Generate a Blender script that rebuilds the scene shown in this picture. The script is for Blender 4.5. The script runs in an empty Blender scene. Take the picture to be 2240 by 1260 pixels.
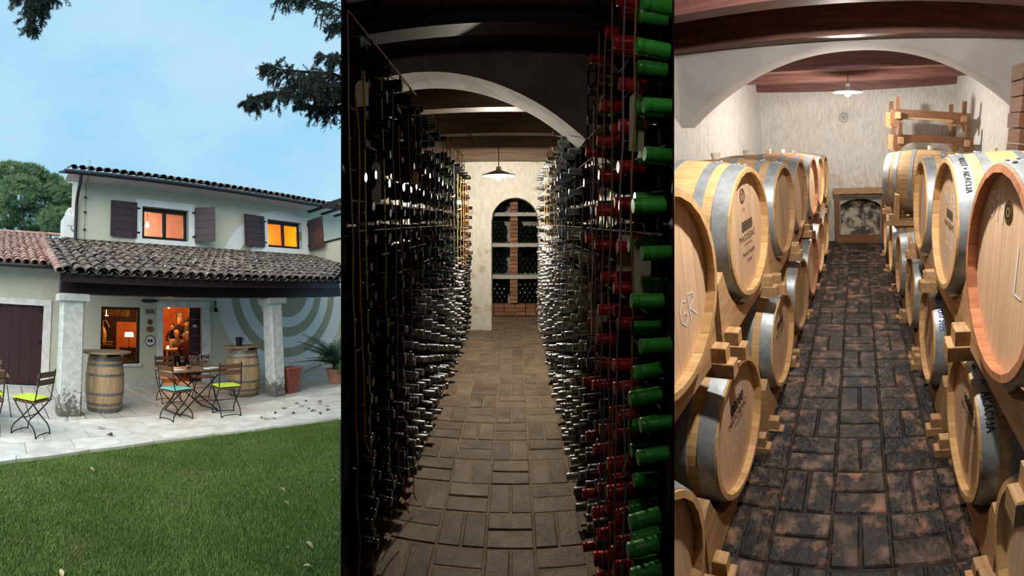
import bpy, bmesh, math, random
import numpy as np
from mathutils import Matrix, Vector, Euler
random.seed(7)
PI = math.pi
rnd = random.random
def U(a, b): return a + (b - a) * rnd()

# ------------------------------------------------------------------ camera, sky, light, exposure
# One level panoramic camera stands in a small dark shell added to block daylight; three places open off it like a fan:
# a garden with a tavern, a bottle cellar and a barrel cellar.
scene = bpy.context.scene
COL = scene.collection
RPX, EQ = 940.0, 540.0                       # pixels per radian, row of the camera's level plane (2240x1260 frame)
cd = bpy.data.cameras.new('camera')
cd.type = 'PANO'
cd.panorama_type = 'CENTRAL_CYLINDRICAL'
cd.central_cylindrical_range_u_min = -1120 / RPX
cd.central_cylindrical_range_u_max = 1120 / RPX
cd.central_cylindrical_range_v_min = (EQ - 1260) / RPX
cd.central_cylindrical_range_v_max = EQ / RPX
cd.central_cylindrical_radius = 1.0
cd.clip_start = 0.02
cam = bpy.data.objects.new('camera', cd)
COL.objects.link(cam)
CAM = Vector((0, 0, 1.6))
cam.location = CAM
cam.rotation_euler = (PI / 2, 0, 0)
scene.camera = cam
scene.view_settings.view_transform = 'Standard'
scene.view_settings.look = 'None'
scene.view_settings.exposure = 0.0
scene.view_settings.gamma = 1.0
scene.view_settings.use_curve_mapping = False
scene.cycles.max_bounces = 5
scene.cycles.diffuse_bounces = 3
scene.cycles.glossy_bounces = 2
scene.cycles.transmission_bounces = 5
scene.cycles.adaptive_threshold = .04
scene.cycles.use_light_tree = False
scene.cycles.caustics_reflective = False
scene.cycles.caustics_refractive = False

world = bpy.data.worlds.new('dusk_sky')
scene.world = world
world.use_nodes = True
wn, wl = world.node_tree.nodes, world.node_tree.links
bg = wn['Background']
tc = wn.new('ShaderNodeTexCoord')
mp = wn.new('ShaderNodeMapping'); mp.inputs['Scale'].default_value = (1.0, 1.0, 2.2)
nz = wn.new('ShaderNodeTexNoise'); nz.inputs['Scale'].default_value = 2.6; nz.inputs['Detail'].default_value = 5; nz.inputs['Roughness'].default_value = .55
rp = wn.new('ShaderNodeValToRGB')
rp.color_ramp.elements[0].position = .36; rp.color_ramp.elements[0].color = (.36, .70, .95, 1)
rp.color_ramp.elements[1].position = .68; rp.color_ramp.elements[1].color = (.52, .78, .97, 1)
wl.new(tc.outputs['Generated'], mp.inputs['Vector']); wl.new(mp.outputs['Vector'], nz.inputs['Vector'])
wl.new(nz.outputs['Fac'], rp.inputs['Fac']); wl.new(rp.outputs['Color'], bg.inputs['Color'])
bg.inputs['Strength'].default_value = 1.0

sd = bpy.data.lights.new('dusk_glow', 'SUN'); sd.energy = 4.3; sd.angle = math.radians(75); sd.color = (1.0, .94, .84)
sun = bpy.data.objects.new('dusk_glow', sd); COL.objects.link(sun)
sun.rotation_euler = Euler((math.radians(38), 0, math.radians(14)), 'XYZ')   # soft glow of the western sky, over the camera's shoulder

# ------------------------------------------------------------------ the three places
def place(vx, hy, H):
    az = (vx - 1120) / RPX
    e = math.atan((EQ - hy) / RPX)
    return Matrix.Translation(CAM) @ Matrix.Rotation(-az, 4, 'Z') @ Matrix.Rotation(e, 4, 'X') @ Matrix.Translation((0, 0, -H))
PL = {'garden': place(373.5, 695, 1.6), 'bottles': place(1123.5, 485, 1.72), 'bfloor': place(1123.5, 448, 1.72), 'barrels': place(1875.5, 297, 1.61)}
PL['house'] = PL['garden'] @ Matrix.Rotation(math.radians(22.7), 4, 'Z')     # house axes: x along the facade, y into it
PL['world'] = Matrix.Identity(4)
AZ1, AZ2 = (747.5 - 1120) / RPX, (1473.2 - 1120) / RPX                         # directions of the two partition walls
def azimuth(pl, p):
    q = PL[pl] @ Vector(p) - CAM
    return math.atan2(q.x, q.y)

# ------------------------------------------------------------------ materials
MATS = {}
def mat(name, c, c2=None, sc=8, rough=.6, metal=0, bump=0, bsc=30, rv=0, stretch=(1, 1, 1), lo=.38, hi=.62, emit=0, trans=0, spec=.5, ior=1.45, coat=0, detail=4):
    m = bpy.data.materials.new(name); m.use_nodes = True
    n, l = m.node_tree.nodes, m.node_tree.links
    b = n['Principled BSDF']
    b.inputs['Roughness'].default_value = rough; b.inputs['Metallic'].default_value = metal
    b.inputs['Specular IOR Level'].default_value = spec; b.inputs['IOR'].default_value = ior
    b.inputs['Transmission Weight'].default_value = trans; b.inputs['Coat Weight'].default_value = coat
    c = tuple(c) + (1,); b.inputs['Base Color'].default_value = c
    t = n.new('ShaderNodeTexCoord'); mpn = n.new('ShaderNodeMapping'); mpn.inputs['Scale'].default_value = stretch
    oi = n.new('ShaderNodeObjectInfo'); mul = n.new('ShaderNodeMath'); mul.operation = 'MULTIPLY'; mul.inputs[1].default_value = 37.0
    add = n.new('ShaderNodeVectorMath'); add.operation = 'ADD'
    l.new(t.outputs['Object'], mpn.inputs['Vector']); l.new(mpn.outputs['Vector'], add.inputs[0])
    l.new(oi.outputs['Random'], mul.inputs[0]); l.new(mul.outputs[0], add.inputs[1])
    out = None
    if c2 is not None:
        ns = n.new('ShaderNodeTexNoise'); ns.inputs['Scale'].default_value = sc; ns.inputs['Detail'].default_value = detail; ns.inputs['Roughness'].default_value = .6
        l.new(add.outputs[0], ns.inputs['Vector'])
        r = n.new('ShaderNodeValToRGB'); r.color_ramp.elements[0].position = lo; r.color_ramp.elements[1].position = hi
        r.color_ramp.elements[0].color = c; r.color_ramp.elements[1].color = tuple(c2) + (1,)
        l.new(ns.outputs['Fac'], r.inputs['Fac']); out = r.outputs['Color']
    if rv:
        h = n.new('ShaderNodeHueSaturation'); mr = n.new('ShaderNodeMapRange')
        mr.inputs['To Min'].default_value = 1 - rv; mr.inputs['To Max'].default_value = 1 + rv
        l.new(oi.outputs['Random'], mr.inputs['Value']); l.new(mr.outputs['Result'], h.inputs['Value'])
        if out: l.new(out, h.inputs['Color'])
        else: h.inputs['Color'].default_value = c
        out = h.outputs['Color']
    if out: l.new(out, b.inputs['Base Color'])
    if bump:
        n2 = n.new('ShaderNodeTexNoise'); n2.inputs['Scale'].default_value = bsc; n2.inputs['Detail'].default_value = 2
        l.new(add.outputs[0], n2.inputs['Vector'])
        bp = n.new('ShaderNodeBump'); bp.inputs['Strength'].default_value = bump; bp.inputs['Distance'].default_value = .02
        l.new(n2.outputs['Fac'], bp.inputs['Height']); l.new(bp.outputs['Normal'], b.inputs['Normal'])
    if emit:
        b.inputs['Emission Color'].default_value = c; b.inputs['Emission Strength'].default_value = emit
    MATS[name] = m
    return m
def stain(m, color, sc, lo, hi, zrange=None, fac=1.0, stretch=None):
    """A second layer of noise-shaped stains; zrange limits it to a band of heights (damp rising from the ground)."""
    n, l = m.node_tree.nodes, m.node_tree.links; b = n['Principled BSDF']
    t = n.new('ShaderNodeTexCoord'); ns = n.new('ShaderNodeTexNoise'); ns.inputs['Scale'].default_value = sc; ns.inputs['Detail'].default_value = 5; ns.inputs['Roughness'].default_value = .65
    if stretch:
        mpn = n.new('ShaderNodeMapping'); mpn.inputs['Scale'].default_value = stretch; l.new(t.outputs['Object'], mpn.inputs['Vector']); l.new(mpn.outputs['Vector'], ns.inputs['Vector'])
    else:
        oi = n.new('ShaderNodeObjectInfo'); mu = n.new('ShaderNodeMath'); mu.operation = 'MULTIPLY'; mu.inputs[1].default_value = 23.0; av = n.new('ShaderNodeVectorMath'); av.operation = 'ADD'
        l.new(oi.outputs['Random'], mu.inputs[0]); l.new(t.outputs['Object'], av.inputs[0]); l.new(mu.outputs[0], av.inputs[1]); l.new(av.outputs[0], ns.inputs['Vector'])
    r = n.new('ShaderNodeMapRange'); r.inputs['From Min'].default_value = lo; r.inputs['From Max'].default_value = hi; r.inputs['To Max'].default_value = fac
    src = ns.outputs['Fac']
    if zrange:
        sp = n.new('ShaderNodeSeparateXYZ'); l.new(t.outputs['Object'], sp.inputs[0])
        zr = n.new('ShaderNodeMapRange'); zr.inputs['From Min'].default_value = zrange[0]; zr.inputs['From Max'].default_value = zrange[1]
        zr.inputs['To Min'].default_value = .22; zr.inputs['To Max'].default_value = -.3
        ad = n.new('ShaderNodeMath'); ad.operation = 'ADD'; l.new(sp.outputs['Z'], zr.inputs['Value']); l.new(zr.outputs['Result'], ad.inputs[0]); l.new(src, ad.inputs[1]); src = ad.outputs[0]
    l.new(src, r.inputs['Value'])
    mx = n.new('ShaderNodeMix'); mx.data_type = 'RGBA'; l.new(r.outputs['Result'], mx.inputs['Factor'])
    old = b.inputs['Base Color'].links
    if old: l.new(old[0].from_socket, mx.inputs['A'])
    else: mx.inputs['A'].default_value = b.inputs['Base Color'].default_value
    mx.inputs['B'].default_value = tuple(color) + (1,)
    l.new(mx.outputs['Result'], b.inputs['Base Color'])
    return m
# house and garden
mat('lime_render', (.60, .585, .46), (.54, .525, .41), sc=2.5, rough=.9, bump=.12, bsc=60)
mat('soffit', (.62, .59, .52), (.56, .53, .47), sc=3, rough=.9)
mat('white_render', (.78, .79, .78), (.70, .71, .70), sc=4, rough=.85, bump=.1)
mat('stone', (.66, .67, .64), (.50, .51, .48), sc=9, rough=.85, bump=.3, bsc=40)
stain(MATS['stone'], (.10, .09, .07), 14, .50, .62, (0.0, .85), .9)
mat('stone_white', (.80, .80, .77), (.62, .62, .58), sc=7, rough=.8, bump=.15)
mat('paving', (.60, .58, .54), (.46, .44, .41), sc=5, rough=.55, rv=.10, bump=.08, bsc=25)
mat('paving_light', (.84, .82, .77), (.66, .62, .55), sc=4, rough=.6, rv=.08, bump=.1, bsc=20)
mat('paving_bed', (.07, .065, .06), rough=.9)
mat('maroon', (.035, .010, .014), (.045, .014, .018), sc=12, rough=.55, stretch=(6, 6, 1))
mat('shutter_wood', (.055, .030, .038), (.040, .022, .028), sc=10, rough=.5, rv=.12, stretch=(1, 1, 8))
mat('dark_wood', (.030, .016, .020), (.020, .011, .014), sc=8, rough=.5, stretch=(.6, 6, 6), rv=.1)
mat('frame_brown', (.030, .016, .012), rough=.45)
mat('gutter', (.030, .028, .032), rough=.45, metal=.3)
mat('roof_tile', (.175, .125, .10), (.040, .033, .031), sc=9, rough=.85, rv=.5, bump=.2, lo=.38, hi=.62)
stain(MATS['roof_tile'], (.50, .45, .38), 15, .56, .64)
mat('roof_tile_pink', (.46, .27, .215), (.27, .165, .14), sc=9, rough=.85, rv=.24, bump=.2)
stain(MATS['roof_tile_pink'], (.46, .42, .38), 15, .60, .70, fac=.7)
mat('roof_deck', (.035, .030, .028), rough=.9)
mat('plastic_white', (.74, .76, .76), rough=.4)
mat('grey_plastic', (.12, .125, .13), rough=.5)
mat('soil', (.05, .085, .018), (.035, .06, .014), sc=20, rough=.95)
def blade(name, c1, c2):
    m = mat(name, c1, c2, sc=1.6, rough=.6, lo=.35, hi=.65, detail=4)
    return stain(m, (.26, .25, .10), 2.6, .56, .70, fac=.7)
blade('grass_blade', (.115, .205, .034), (.19, .295, .065))
mat('dry_leaf', (.72, .58, .36), (.55, .38, .16), sc=20, rough=.6, rv=.3)
mat('dark_leaf', (.05, .035, .022), (.10, .06, .03), sc=20, rough=.7, rv=.4)
mat('needle', (.010, .024, .018), (.018, .036, .024), sc=3, rough=.7)
mat('pine_green', (.060, .125, .050), (.15, .23, .085), sc=1.3, rough=.75)
mat('bark', (.045, .030, .022), (.025, .017, .013), sc=12, rough=.9, bump=.3)
mat('palm_green', (.020, .055, .018), (.035, .08, .02), sc=5, rough=.5, rv=.2)
mat('leaf_green', (.10, .20, .03), (.06, .14, .02), sc=6, rough=.5, rv=.25)
mat('terracotta', (.33, .095, .065), (.26, .075, .05), sc=10, rough=.8)
mat('terracotta_pale', (.42, .20, .13), (.34, .15, .10), sc=10, rough=.8)
mat('iron_black', (.015, .017, .017), rough=.45, metal=.4)
mat('chair_wood', (.165, .085, .05), (.10, .05, .03), sc=8, rough=.5, rv=.2, stretch=(1, 8, 8))
mat('lime_cloth', (.62, .80, .06), (.55, .73, .05), sc=60, rough=.9)
mat('aqua_cloth', (.26, .66, .56), (.22, .58, .50), sc=60, rough=.9)
mat('table_wood', (.24, .13, .075), (.15, .08, .05), sc=6, rough=.4, rv=.15, stretch=(1, 7, 7))
mat('cask_top', (.40, .28, .17), (.28, .19, .12), sc=5, rough=.6, rv=.1, stretch=(1, 8, 1))
mat('black_plastic', (.012, .012, .014), rough=.35)
mat('glass', (1, 1, 1), rough=.02, trans=1, ior=1.45)
mat('window_glass', (.9, .92, .92), rough=.02, trans=1, ior=1.25)
mat('porcelain', (.80, .80, .78), rough=.25)
mat('napkin', (.80, .82, .86), rough=.9)
mat('orange_room', (.64, .21, .065), (.48, .13, .04), sc=3, rough=.9)
mat('pink_room', (.85, .62, .54), (.80, .50, .42), sc=2, rough=.9)
mat('amber_room', (.90, .42, .04), (.82, .34, .03), sc=2, rough=.9)
mat('room_dark', (.05, .03, .025), rough=.8)
mat('warm_bulb', (1.0, .62, .20), emit=40)
mat('warm_shade', (1.0, .86, .60), emit=5)
mat('paper', (.62, .58, .50), (.54, .50, .43), sc=6, rough=.9)
mat('old_paper', (.62, .42, .20), (.50, .32, .14), sc=6, rough=.9)
mat('plaque_red', (.30, .10, .085), (.20, .075, .06), sc=18, rough=.6)
mat('plaque_brown', (.17, .095, .07), (.11, .06, .05), sc=18, rough=.6)
mat('plaque_grey', (.36, .36, .33), (.24, .24, .22), sc=25, rough=.7, bump=.3)
mat('skin', (.60, .32, .20), rough=.6)
mat('cloth_dark', (.02, .018, .022), rough=.9)
mat('cloth_olive', (.05, .045, .02), rough=.9)
mat('cloth_grey', (.20, .17, .13), rough=.9)
mat('cloth_red', (.10, .02, .018), rough=.9)
mat('hair_dark', (.015, .010, .008), rough=.7)
mat('hair_blond', (.40, .27, .14), rough=.7)
mat('hair_grey', (.36, .31, .26), rough=.7)
# cellars
mat('cellar_plaster', (.84, .82, .78), (.68, .65, .60), sc=34, rough=.95, bump=.8, bsc=60, stretch=(1, 1, .28), lo=.42, hi=.68)
stain(MATS['cellar_plaster'], (.46, .40, .28), 5.0, .62, .74, fac=.5)
stain(MATS['cellar_plaster'], (.48, .42, .28), 6.0, .56, .70, (.7, 1.75), .55)
mat('bottle_plaster', (.84, .80, .71), (.74, .69, .59), sc=30, rough=.95, bump=.6, bsc=45, stretch=(1, 1, .4))
stain(MATS['bottle_plaster'], (.42, .31, .15), 3.5, .56, .66, fac=.6)
mat('smooth_plaster', (.54, .53, .52), (.46, .45, .44), sc=3, rough=.9, bump=.1, bsc=12)
mat('old_plaster', (.50, .47, .43), (.36, .33, .30), sc=5, rough=.9, bump=.25, bsc=30)
mat('beam_wood', (.24, .105, .085), (.145, .062, .052), sc=5, rough=.55, stretch=(.5, 7, 7), rv=.12)
mat('ceiling_board', (.15, .075, .080), (.10, .05, .055), sc=5, rough=.65, stretch=(6, .5, 1), rv=.2)
mat('beam_brown', (.20, .125, .075), (.12, .075, .045), sc=5, rough=.6, stretch=(.5, 7, 7), rv=.12)
mat('beam_dark', (.045, .028, .020), (.028, .018, .013), sc=5, rough=.6, stretch=(.5, 7, 7), rv=.12)
mat('oak', (.76, .51, .25), (.63, .39, .175), sc=5, rough=.55, rv=.14, stretch=(.7, 9, 9))
mat('oak_aged', (.58, .38, .20), (.42, .26, .13), sc=5, rough=.6, rv=.16, stretch=(.7, 9, 9))
mat('oak_red', (.60, .27, .14), (.46, .19, .095), sc=5, rough=.6, rv=.16, stretch=(.7, 9, 9))
mat('oak_grey', (.52, .36, .205), (.36, .235, .135), sc=5, rough=.65, rv=.2, stretch=(.7, 9, 9))
mat('head_oak', (.80, .57, .37), (.70, .47, .29), sc=5, rough=.6, rv=.10, stretch=(9, 9, .6))
mat('head_oak_aged', (.62, .43, .26), (.50, .33, .19), sc=5, rough=.6, rv=.10, stretch=(9, 9, .6))
mat('steel_hoop', (.47, .52, .56), (.33, .37, .40), sc=16, rough=.42, metal=.42, bump=.06)
mat('hoop_weathered', (.20, .20, .19), (.13, .13, .125), sc=16, rough=.5, metal=.3, bump=.06)
mat('rivet_steel', (.55, .57, .58), rough=.35, metal=.3)
mat('rack_pine', (.62, .40, .205), (.46, .27, .13), sc=6, rough=.65, rv=.18, stretch=(9, .8, 9))
mat('rack_brown', (.26, .125, .06), (.17, .08, .042), sc=6, rough=.65, rv=.18, stretch=(9, .8, 9))
mat('bung', (.84, .80, .66), rough=.5)
mat('chalk', (.90, .88, .85), rough=.95)
mat('ink_brown', (.045, .022, .014), rough=.9)
mat('ink_black', (.012, .012, .015), rough=.6)
mat('ink_blue', (.02, .06, .32), rough=.6)
mat('seal_red', (.30, .03, .03), rough=.7)
mat('gold', (.62, .42, .10), rough=.35, metal=.7)
mat('dirty_brick', (.014, .012, .012), (.15, .098, .072), sc=11, rough=.52, bump=.4, bsc=35, rv=.5, lo=.48, hi=.66)
stain(MATS['dirty_brick'], (.46, .22, .13), 6.5, .56, .67, fac=.65)
mat('dirty_joint', (.022, .020, .019), (.05, .045, .042), sc=20, rough=.9)
mat('clay_brick', (.245, .18, .12), (.155, .112, .074), sc=7, rough=.62, bump=.3, bsc=40, rv=.25)
stain(MATS['clay_brick'], (.40, .33, .25), 9, .60, .74, fac=.6)
mat('clay_joint', (.33, .25, .16), (.22, .165, .105), sc=20, rough=.9)
mat('rebar', (.085, .052, .036), (.045, .028, .02), sc=30, rough=.85, spec=.15)
mat('bottle_glass', (.006, .010, .006), rough=.08, spec=.6)
mat('cap_black', (.006, .006, .0065), rough=.24, spec=.4, rv=.4)
mat('cap_silver', (.42, .43, .42), (.34, .35, .35), sc=20, rough=.34, metal=.65, rv=.25)
mat('cap_grey', (.20, .20, .205), rough=.36, metal=.5, rv=.3)
mat('cap_green', (.055, .42, .060), rough=.35, rv=.2)
mat('cap_olive', (.10, .12, .04), rough=.35, rv=.2)
mat('cap_red', (.42, .008, .018), rough=.32, rv=.25)
mat('cap_plum', (.055, .035, .068), rough=.34, rv=.3)
for nm, c in dict(tan=(.42, .24, .10), yellow=(.62, .52, .10), blue=(.16, .42, .52), lilac=(.36, .27, .33), orange=(.62, .24, .05), white=(.66, .62, .55)).items():
    mat('twine_' + nm, c, tuple(x * .7 for x in c), sc=120, rough=.9)
mat('enamel', (.86, .86, .84), rough=.3)
mat('cellar_bulb', (1.0, .93, .82), emit=60)
mat('cable', (.03, .03, .03), rough=.6)
mat('concrete', (.60, .58, .52), (.48, .46, .41), sc=8, rough=.9, bump=.2)
mat('red_brick', (.40, .20, .11), (.30, .14, .08), sc=10, rough=.85, rv=.2, bump=.3)
mat('shell_black', (.008, .008, .008), rough=.95, spec=.1)
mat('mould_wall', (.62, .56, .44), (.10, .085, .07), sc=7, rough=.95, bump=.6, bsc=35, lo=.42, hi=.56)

# ------------------------------------------------------------------ mesh builder
class MB:
    def __init__(s): s.v = []; s.f = []
    def add(s, vs, fs):
        o = len(s.v); s.v += [tuple(v) for v in vs]; s.f += [tuple(i + o for i in f) for f in fs]; return s
    def box(s, x0, x1, y0, y1, z0, z1, m=None):
        vs = [Vector((x, y, z)) for z in (z0, z1) for y in (y0, y1) for x in (x0, x1)]
        if m is not None: vs = [m @ v for v in vs]
        return s.add(vs, [(0, 2, 3, 1), (4, 5, 7, 6), (0, 1, 5, 4), (2, 6, 7, 3), (0, 4, 6, 2), (1, 3, 7, 5)])
    def brick(s, x0, x1, y0, y1, z0, z1, b=.006, m=None):
        """A box whose upper edges are chamfered."""
        rs = [(0, z0), (0, z1 - b), (b, z1)]
        vs = []
        for i, z in rs: vs += [Vector((x0 + i, y0 + i, z)), Vector((x1 - i, y0 + i, z)), Vector((x1 - i, y1 - i, z)), Vector((x0 + i, y1 - i, z))]
        if m is not None: vs = [m @ v for v in vs]
        fs = [(3, 2, 1, 0), (8, 9, 10, 11)]
        for k in (0, 4): fs += [(k + i, k + (i + 1) % 4, k + 4 + (i + 1) % 4, k + 4 + i) for i in range(4)]
        return s.add(vs, fs)
    def tube(s, pts, r, n=6, caps=True):
        pts = [Vector(p) for p in pts]; rr = r if isinstance(r, (list, tuple)) else [r] * len(pts)
        vs, fs = [], []; prev = None
        for i, p in enumerate(pts):
            d = (pts[min(i + 1, len(pts) - 1)] - pts[max(i - 1, 0)]).normalized()
            if prev is None:
                a = Vector((0, 0, 1)) if abs(d.z) < .9 else Vector((1, 0, 0)); u = d.cross(a).normalized()
            else: u = (prev - d * prev.dot(d)).normalized()
            prev = u; w = d.cross(u)
            vs += [p + (u * math.cos(2 * PI * k / n) + w * math.sin(2 * PI * k / n)) * rr[i] for k in range(n)]
        for i in range(len(pts) - 1):
            for k in range(n): fs.append((i * n + k, i * n + (k + 1) % n, (i + 1) * n + (k + 1) % n, (i + 1) * n + k))
        if caps: fs.append(tuple(reversed(range(n)))); fs.append(tuple(range((len(pts) - 1) * n, len(pts) * n)))
        return s.add(vs, fs)
    def lathe(s, prof, n=16, axis='z', m=None, close=True):
        """prof: (radius, height) pairs."""
        vs, fs = [], []
        for r, h in prof:
            for k in range(n):
                c, t = r * math.cos(2 * PI * k / n), r * math.sin(2 * PI * k / n)
                vs.append(Vector((c, t, h)) if axis == 'z' else Vector((h, c, t)))
        for i in range(len(prof) - 1):
            for k in range(n): fs.append((i * n + k, i * n + (k + 1) % n, (i + 1) * n + (k + 1) % n, (i + 1) * n + k))
        if close:
            fs.append(tuple(reversed(range(n)))); fs.append(tuple(range((len(prof) - 1) * n, len(prof) * n)))
        if m is not None: vs = [m @ v for v in vs]
        return s.add(vs, fs)
    def prism(s, poly, d0, d1, axis='y', m=None):
        """poly in the plane across axis: y -> (x,z), x -> (y,z), z -> (x,y)."""
        def P(p, d): return Vector((p[0], d, p[1])) if axis == 'y' else Vector((d, p[0], p[1])) if axis == 'x' else Vector((p[0], p[1], d))
        n = len(poly); vs = [P(p, d0) for p in poly] + [P(p, d1) for p in poly]
        if m is not None: vs = [m @ v for v in vs]
        fs = [tuple(range(n)), tuple(range(2 * n - 1, n - 1, -1))] + [(i, i + n, (i + 1) % n + n, (i + 1) % n) for i in range(n)]
        return s.add(vs, fs)
    def strip(s, lows, highs):
        """quads between two point rows."""
        n = len(lows); return s.add(list(lows) + list(highs), [(i, i + 1, n + i + 1, n + i) for i in range(n - 1)])
    def mesh(s, name, m, smooth=False):
        me = bpy.data.meshes.new(name); me.from_pydata([tuple(v) for v in s.v], [], s.f)
        me.validate()
        bm = bmesh.new(); bm.from_mesh(me); bmesh.ops.recalc_face_normals(bm, faces=bm.faces[:]); bm.to_mesh(me); bm.free()
        if smooth: me.shade_smooth(); me.set_sharp_from_angle(angle=math.radians(42))
        me.materials.append(MATS[m]); return me
def link(name, me, parent=None, mtx=None):
    o = bpy.data.objects.new(name, me); COL.objects.link(o)
    if parent is not None: o.parent = parent
    if mtx is not None: o.matrix_local = mtx
    return o
def part(name, mb, m, parent, smooth=False, mtx=None): return link(name, mb.mesh(name, m, smooth), parent, mtx)
def place_at(o, pl, loc=(0, 0, 0), rz=0, rot=None):
    mm = PL[pl] @ Matrix.Translation(loc)
    o.matrix_world = mm @ (rot if rot is not None else Matrix.Rotation(rz, 4, 'Z')); o['place'] = pl
    return o
def tag(o, label, cat, group=None, kind=None):
    o['label'] = label; o['category'] = cat
    if group: o['group'] = group
    if kind: o['kind'] = kind
    return o
def thing(name, label, cat, pl, loc=(0, 0, 0), rz=0, group=None, rot=None):
    o = bpy.data.objects.new(name, None); COL.objects.link(o); o.empty_display_size = .1
    place_at(o, pl, loc, rz, rot); return tag(o, label, cat, group)
def solid(name, mb, m, label, cat, pl, loc=(0, 0, 0), rz=0, group=None, smooth=False, rot=None, kind=None):
    o = link(name, mb.mesh(name, m, smooth)); place_at(o, pl, loc, rz, rot); return tag(o, label, cat, group, kind)
def struct(name, mb, m, pl, smooth=False, loc=(0, 0, 0), label=None):
    o = link(name, mb.mesh(name, m, smooth)); place_at(o, pl, loc); o['kind'] = 'structure'
    if label: o['label'] = label
    return o
def dup(root, pl, loc, rz=0, label=None, group=None, rot=None):
    def cp(o, par):
        c = o.copy(); COL.objects.link(c); c.parent = par
        if par is not None: c.matrix_local = o.matrix_local.copy()
        for ch in o.children: cp(ch, c)
        return c
    r = cp(root, None); place_at(r, pl, loc, rz, rot)
    if label: r['label'] = label
    if group: r['group'] = group
    return r
def RZ(a): return Matrix.Rotation(a, 4, 'Z')
def RX(a): return Matrix.Rotation(a, 4, 'X')
def RY(a): return Matrix.Rotation(a, 4, 'Y')
def T(x, y, z): return Matrix.Translation((x, y, z))
def setmat(o, m):
    o.material_slots[0].link = 'OBJECT'; o.material_slots[0].material = MATS[m]
ORD = ['first', 'second', 'third', 'fourth', 'fifth', 'sixth', 'seventh', 'eighth', 'ninth', 'tenth', 'eleventh', 'twelfth', 'thirteenth', 'fourteenth', 'fifteenth', 'sixteenth', 'seventeenth', 'eighteenth', 'nineteenth', 'twentieth', 'twenty-first', 'twenty-second', 'twenty-third', 'twenty-fourth', 'twenty-fifth', 'twenty-sixth', 'twenty-seventh', 'twenty-eighth', 'twenty-ninth', 'thirtieth', 'thirty-first', 'thirty-second']
def pol(az, r, z): return Vector((r * math.sin(az), r * math.cos(az), z))
def point_light(name, pl, loc, energy, color, radius=.04):
    ld = bpy.data.lights.new(name, 'POINT'); ld.energy = energy; ld.color = color; ld.shadow_soft_size = radius
    o = bpy.data.objects.new(name, ld); COL.objects.link(o); place_at(o, pl, loc); return o

# ------------------------------------------------------------------ added shell and partitions keeping daylight out of the cellars
def az3(x, y):
    a = (1875.5 - 1120) / RPX
    return Vector((x * math.cos(a) + y * math.sin(a), -x * math.sin(a) + y * math.cos(a), 0))
ring = [pol(AZ1, 9, 0)] + [pol(AZ1 + (1.02 - AZ1) * i / 8, 9.0, 0) for i in range(1, 9)] + [az3(1.85, 9), az3(1.85, -.6), Vector((.2, -1.3, 0)), Vector((-.9, -1.0, 0)), Vector((-1.15, -.1, 0)), Vector((-1.05, .35, 0))]
Z0, Z1 = -2.6, 4.9
mb = MB()
for p, q in zip(ring, ring[1:]):
    d = (q - p); L = d.length; ang = math.atan2(d.y, d.x)
    mb.box(0, L, 0, .08, Z0, Z1, T(p.x, p.y, 0) @ RZ(ang))
struct('wall_light_block', mb, 'shell_black', 'world')
poly = [(pol(AZ1, .6, 0).x, pol(AZ1, .6, 0).y)] + [(p.x, p.y) for p in ring]
struct('ceiling_light_block', MB().prism(poly, Z1, Z1 + .1, 'z'), 'shell_black', 'world')
struct('floor_light_block', MB().prism(poly, Z0 - .1, Z0, 'z'), 'shell_black', 'world')
for nm, az, r1 in (('wall_partition_garden', AZ1, 9.0), ('wall_partition_cellars', AZ2, 5.2)):
    struct(nm, MB().box(-.0011, .0011, .6, r1, Z0, Z1, RZ(-az)), 'shell_black', 'world')

# ------------------------------------------------------------------ garden: lawn, patio
WB = 10.0                                      # depth of the facade
def edge(a): return max(5.6 - .113 * (a - 2.5) ** 2, 4.3)
def hz(p): return azimuth('house', p)
cut = lambda a, b: hz((a, b, 0)) < AZ1 - .004
def acut(b, z=0):                              # where the partition meets the line y=b at height z
    lo, hi = 0.0, 14.0
    for _ in range(40):
        m = (lo + hi) / 2
        if hz((m, b, z)) < AZ1 - .003: lo = m
        else: hi = m
    return lo
AS = [-2.4 + .3 * i for i in range(0, 40)]
mb = MB(); lows, highs = [], []
cols = [a for a in AS if a < 6.2]
for a in cols:
    s = (a - cols[0]) / (cols[-1] - cols[0])
    lows.append((-1.8 + s * 5.2, .9, -.035)); highs.append((a, edge(a) + .05, -.035))
mb.strip(lows, highs)
lawn = struct('lawn', mb, 'soil', 'house', label='soil under the mown lawn')
# grass blades
rg = np.random.default_rng(3)
n = 430000
ab = np.stack([rg.uniform(-1.6, 5.4, n), rg.uniform(1.7, 5.7, n)], 1)
e_ = np.maximum(5.6 - .113 * (ab[:, 0] - 2.5) ** 2, 4.3)
ab = ab[ab[:, 1] < e_ + .02 * rg.random(n)]
Mh = np.array(PL['house'])
w = np.c_[ab, np.zeros(len(ab)), np.ones(len(ab))] @ Mh.T
az = np.arctan2(w[:, 0], w[:, 1]); rr = np.hypot(w[:, 0], w[:, 1])
ab = ab[(az < AZ1 - .006) & (az > -1.27) & (rr > 1.9)]
n = len(ab)
h = rg.uniform(.012, .032, n); wd = rg.uniform(.0018, .0036, n); th = rg.uniform(0, 2 * PI, n); ln = rg.uniform(0, .8, n) * h; lt = rg.uniform(0, 2 * PI, n)
V = np.zeros((n, 3, 3))
V[:, 0, :2] = ab + np.c_[np.cos(th), np.sin(th)] * wd[:, None]; V[:, 1, :2] = ab - np.c_[np.cos(th), np.sin(th)] * wd[:, None]
V[:, 2, :2] = ab + np.c_[np.cos(lt), np.sin(lt)] * ln[:, None]; V[:, :2, 2] = -.036; V[:, 2, 2] = -.036 + h
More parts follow.
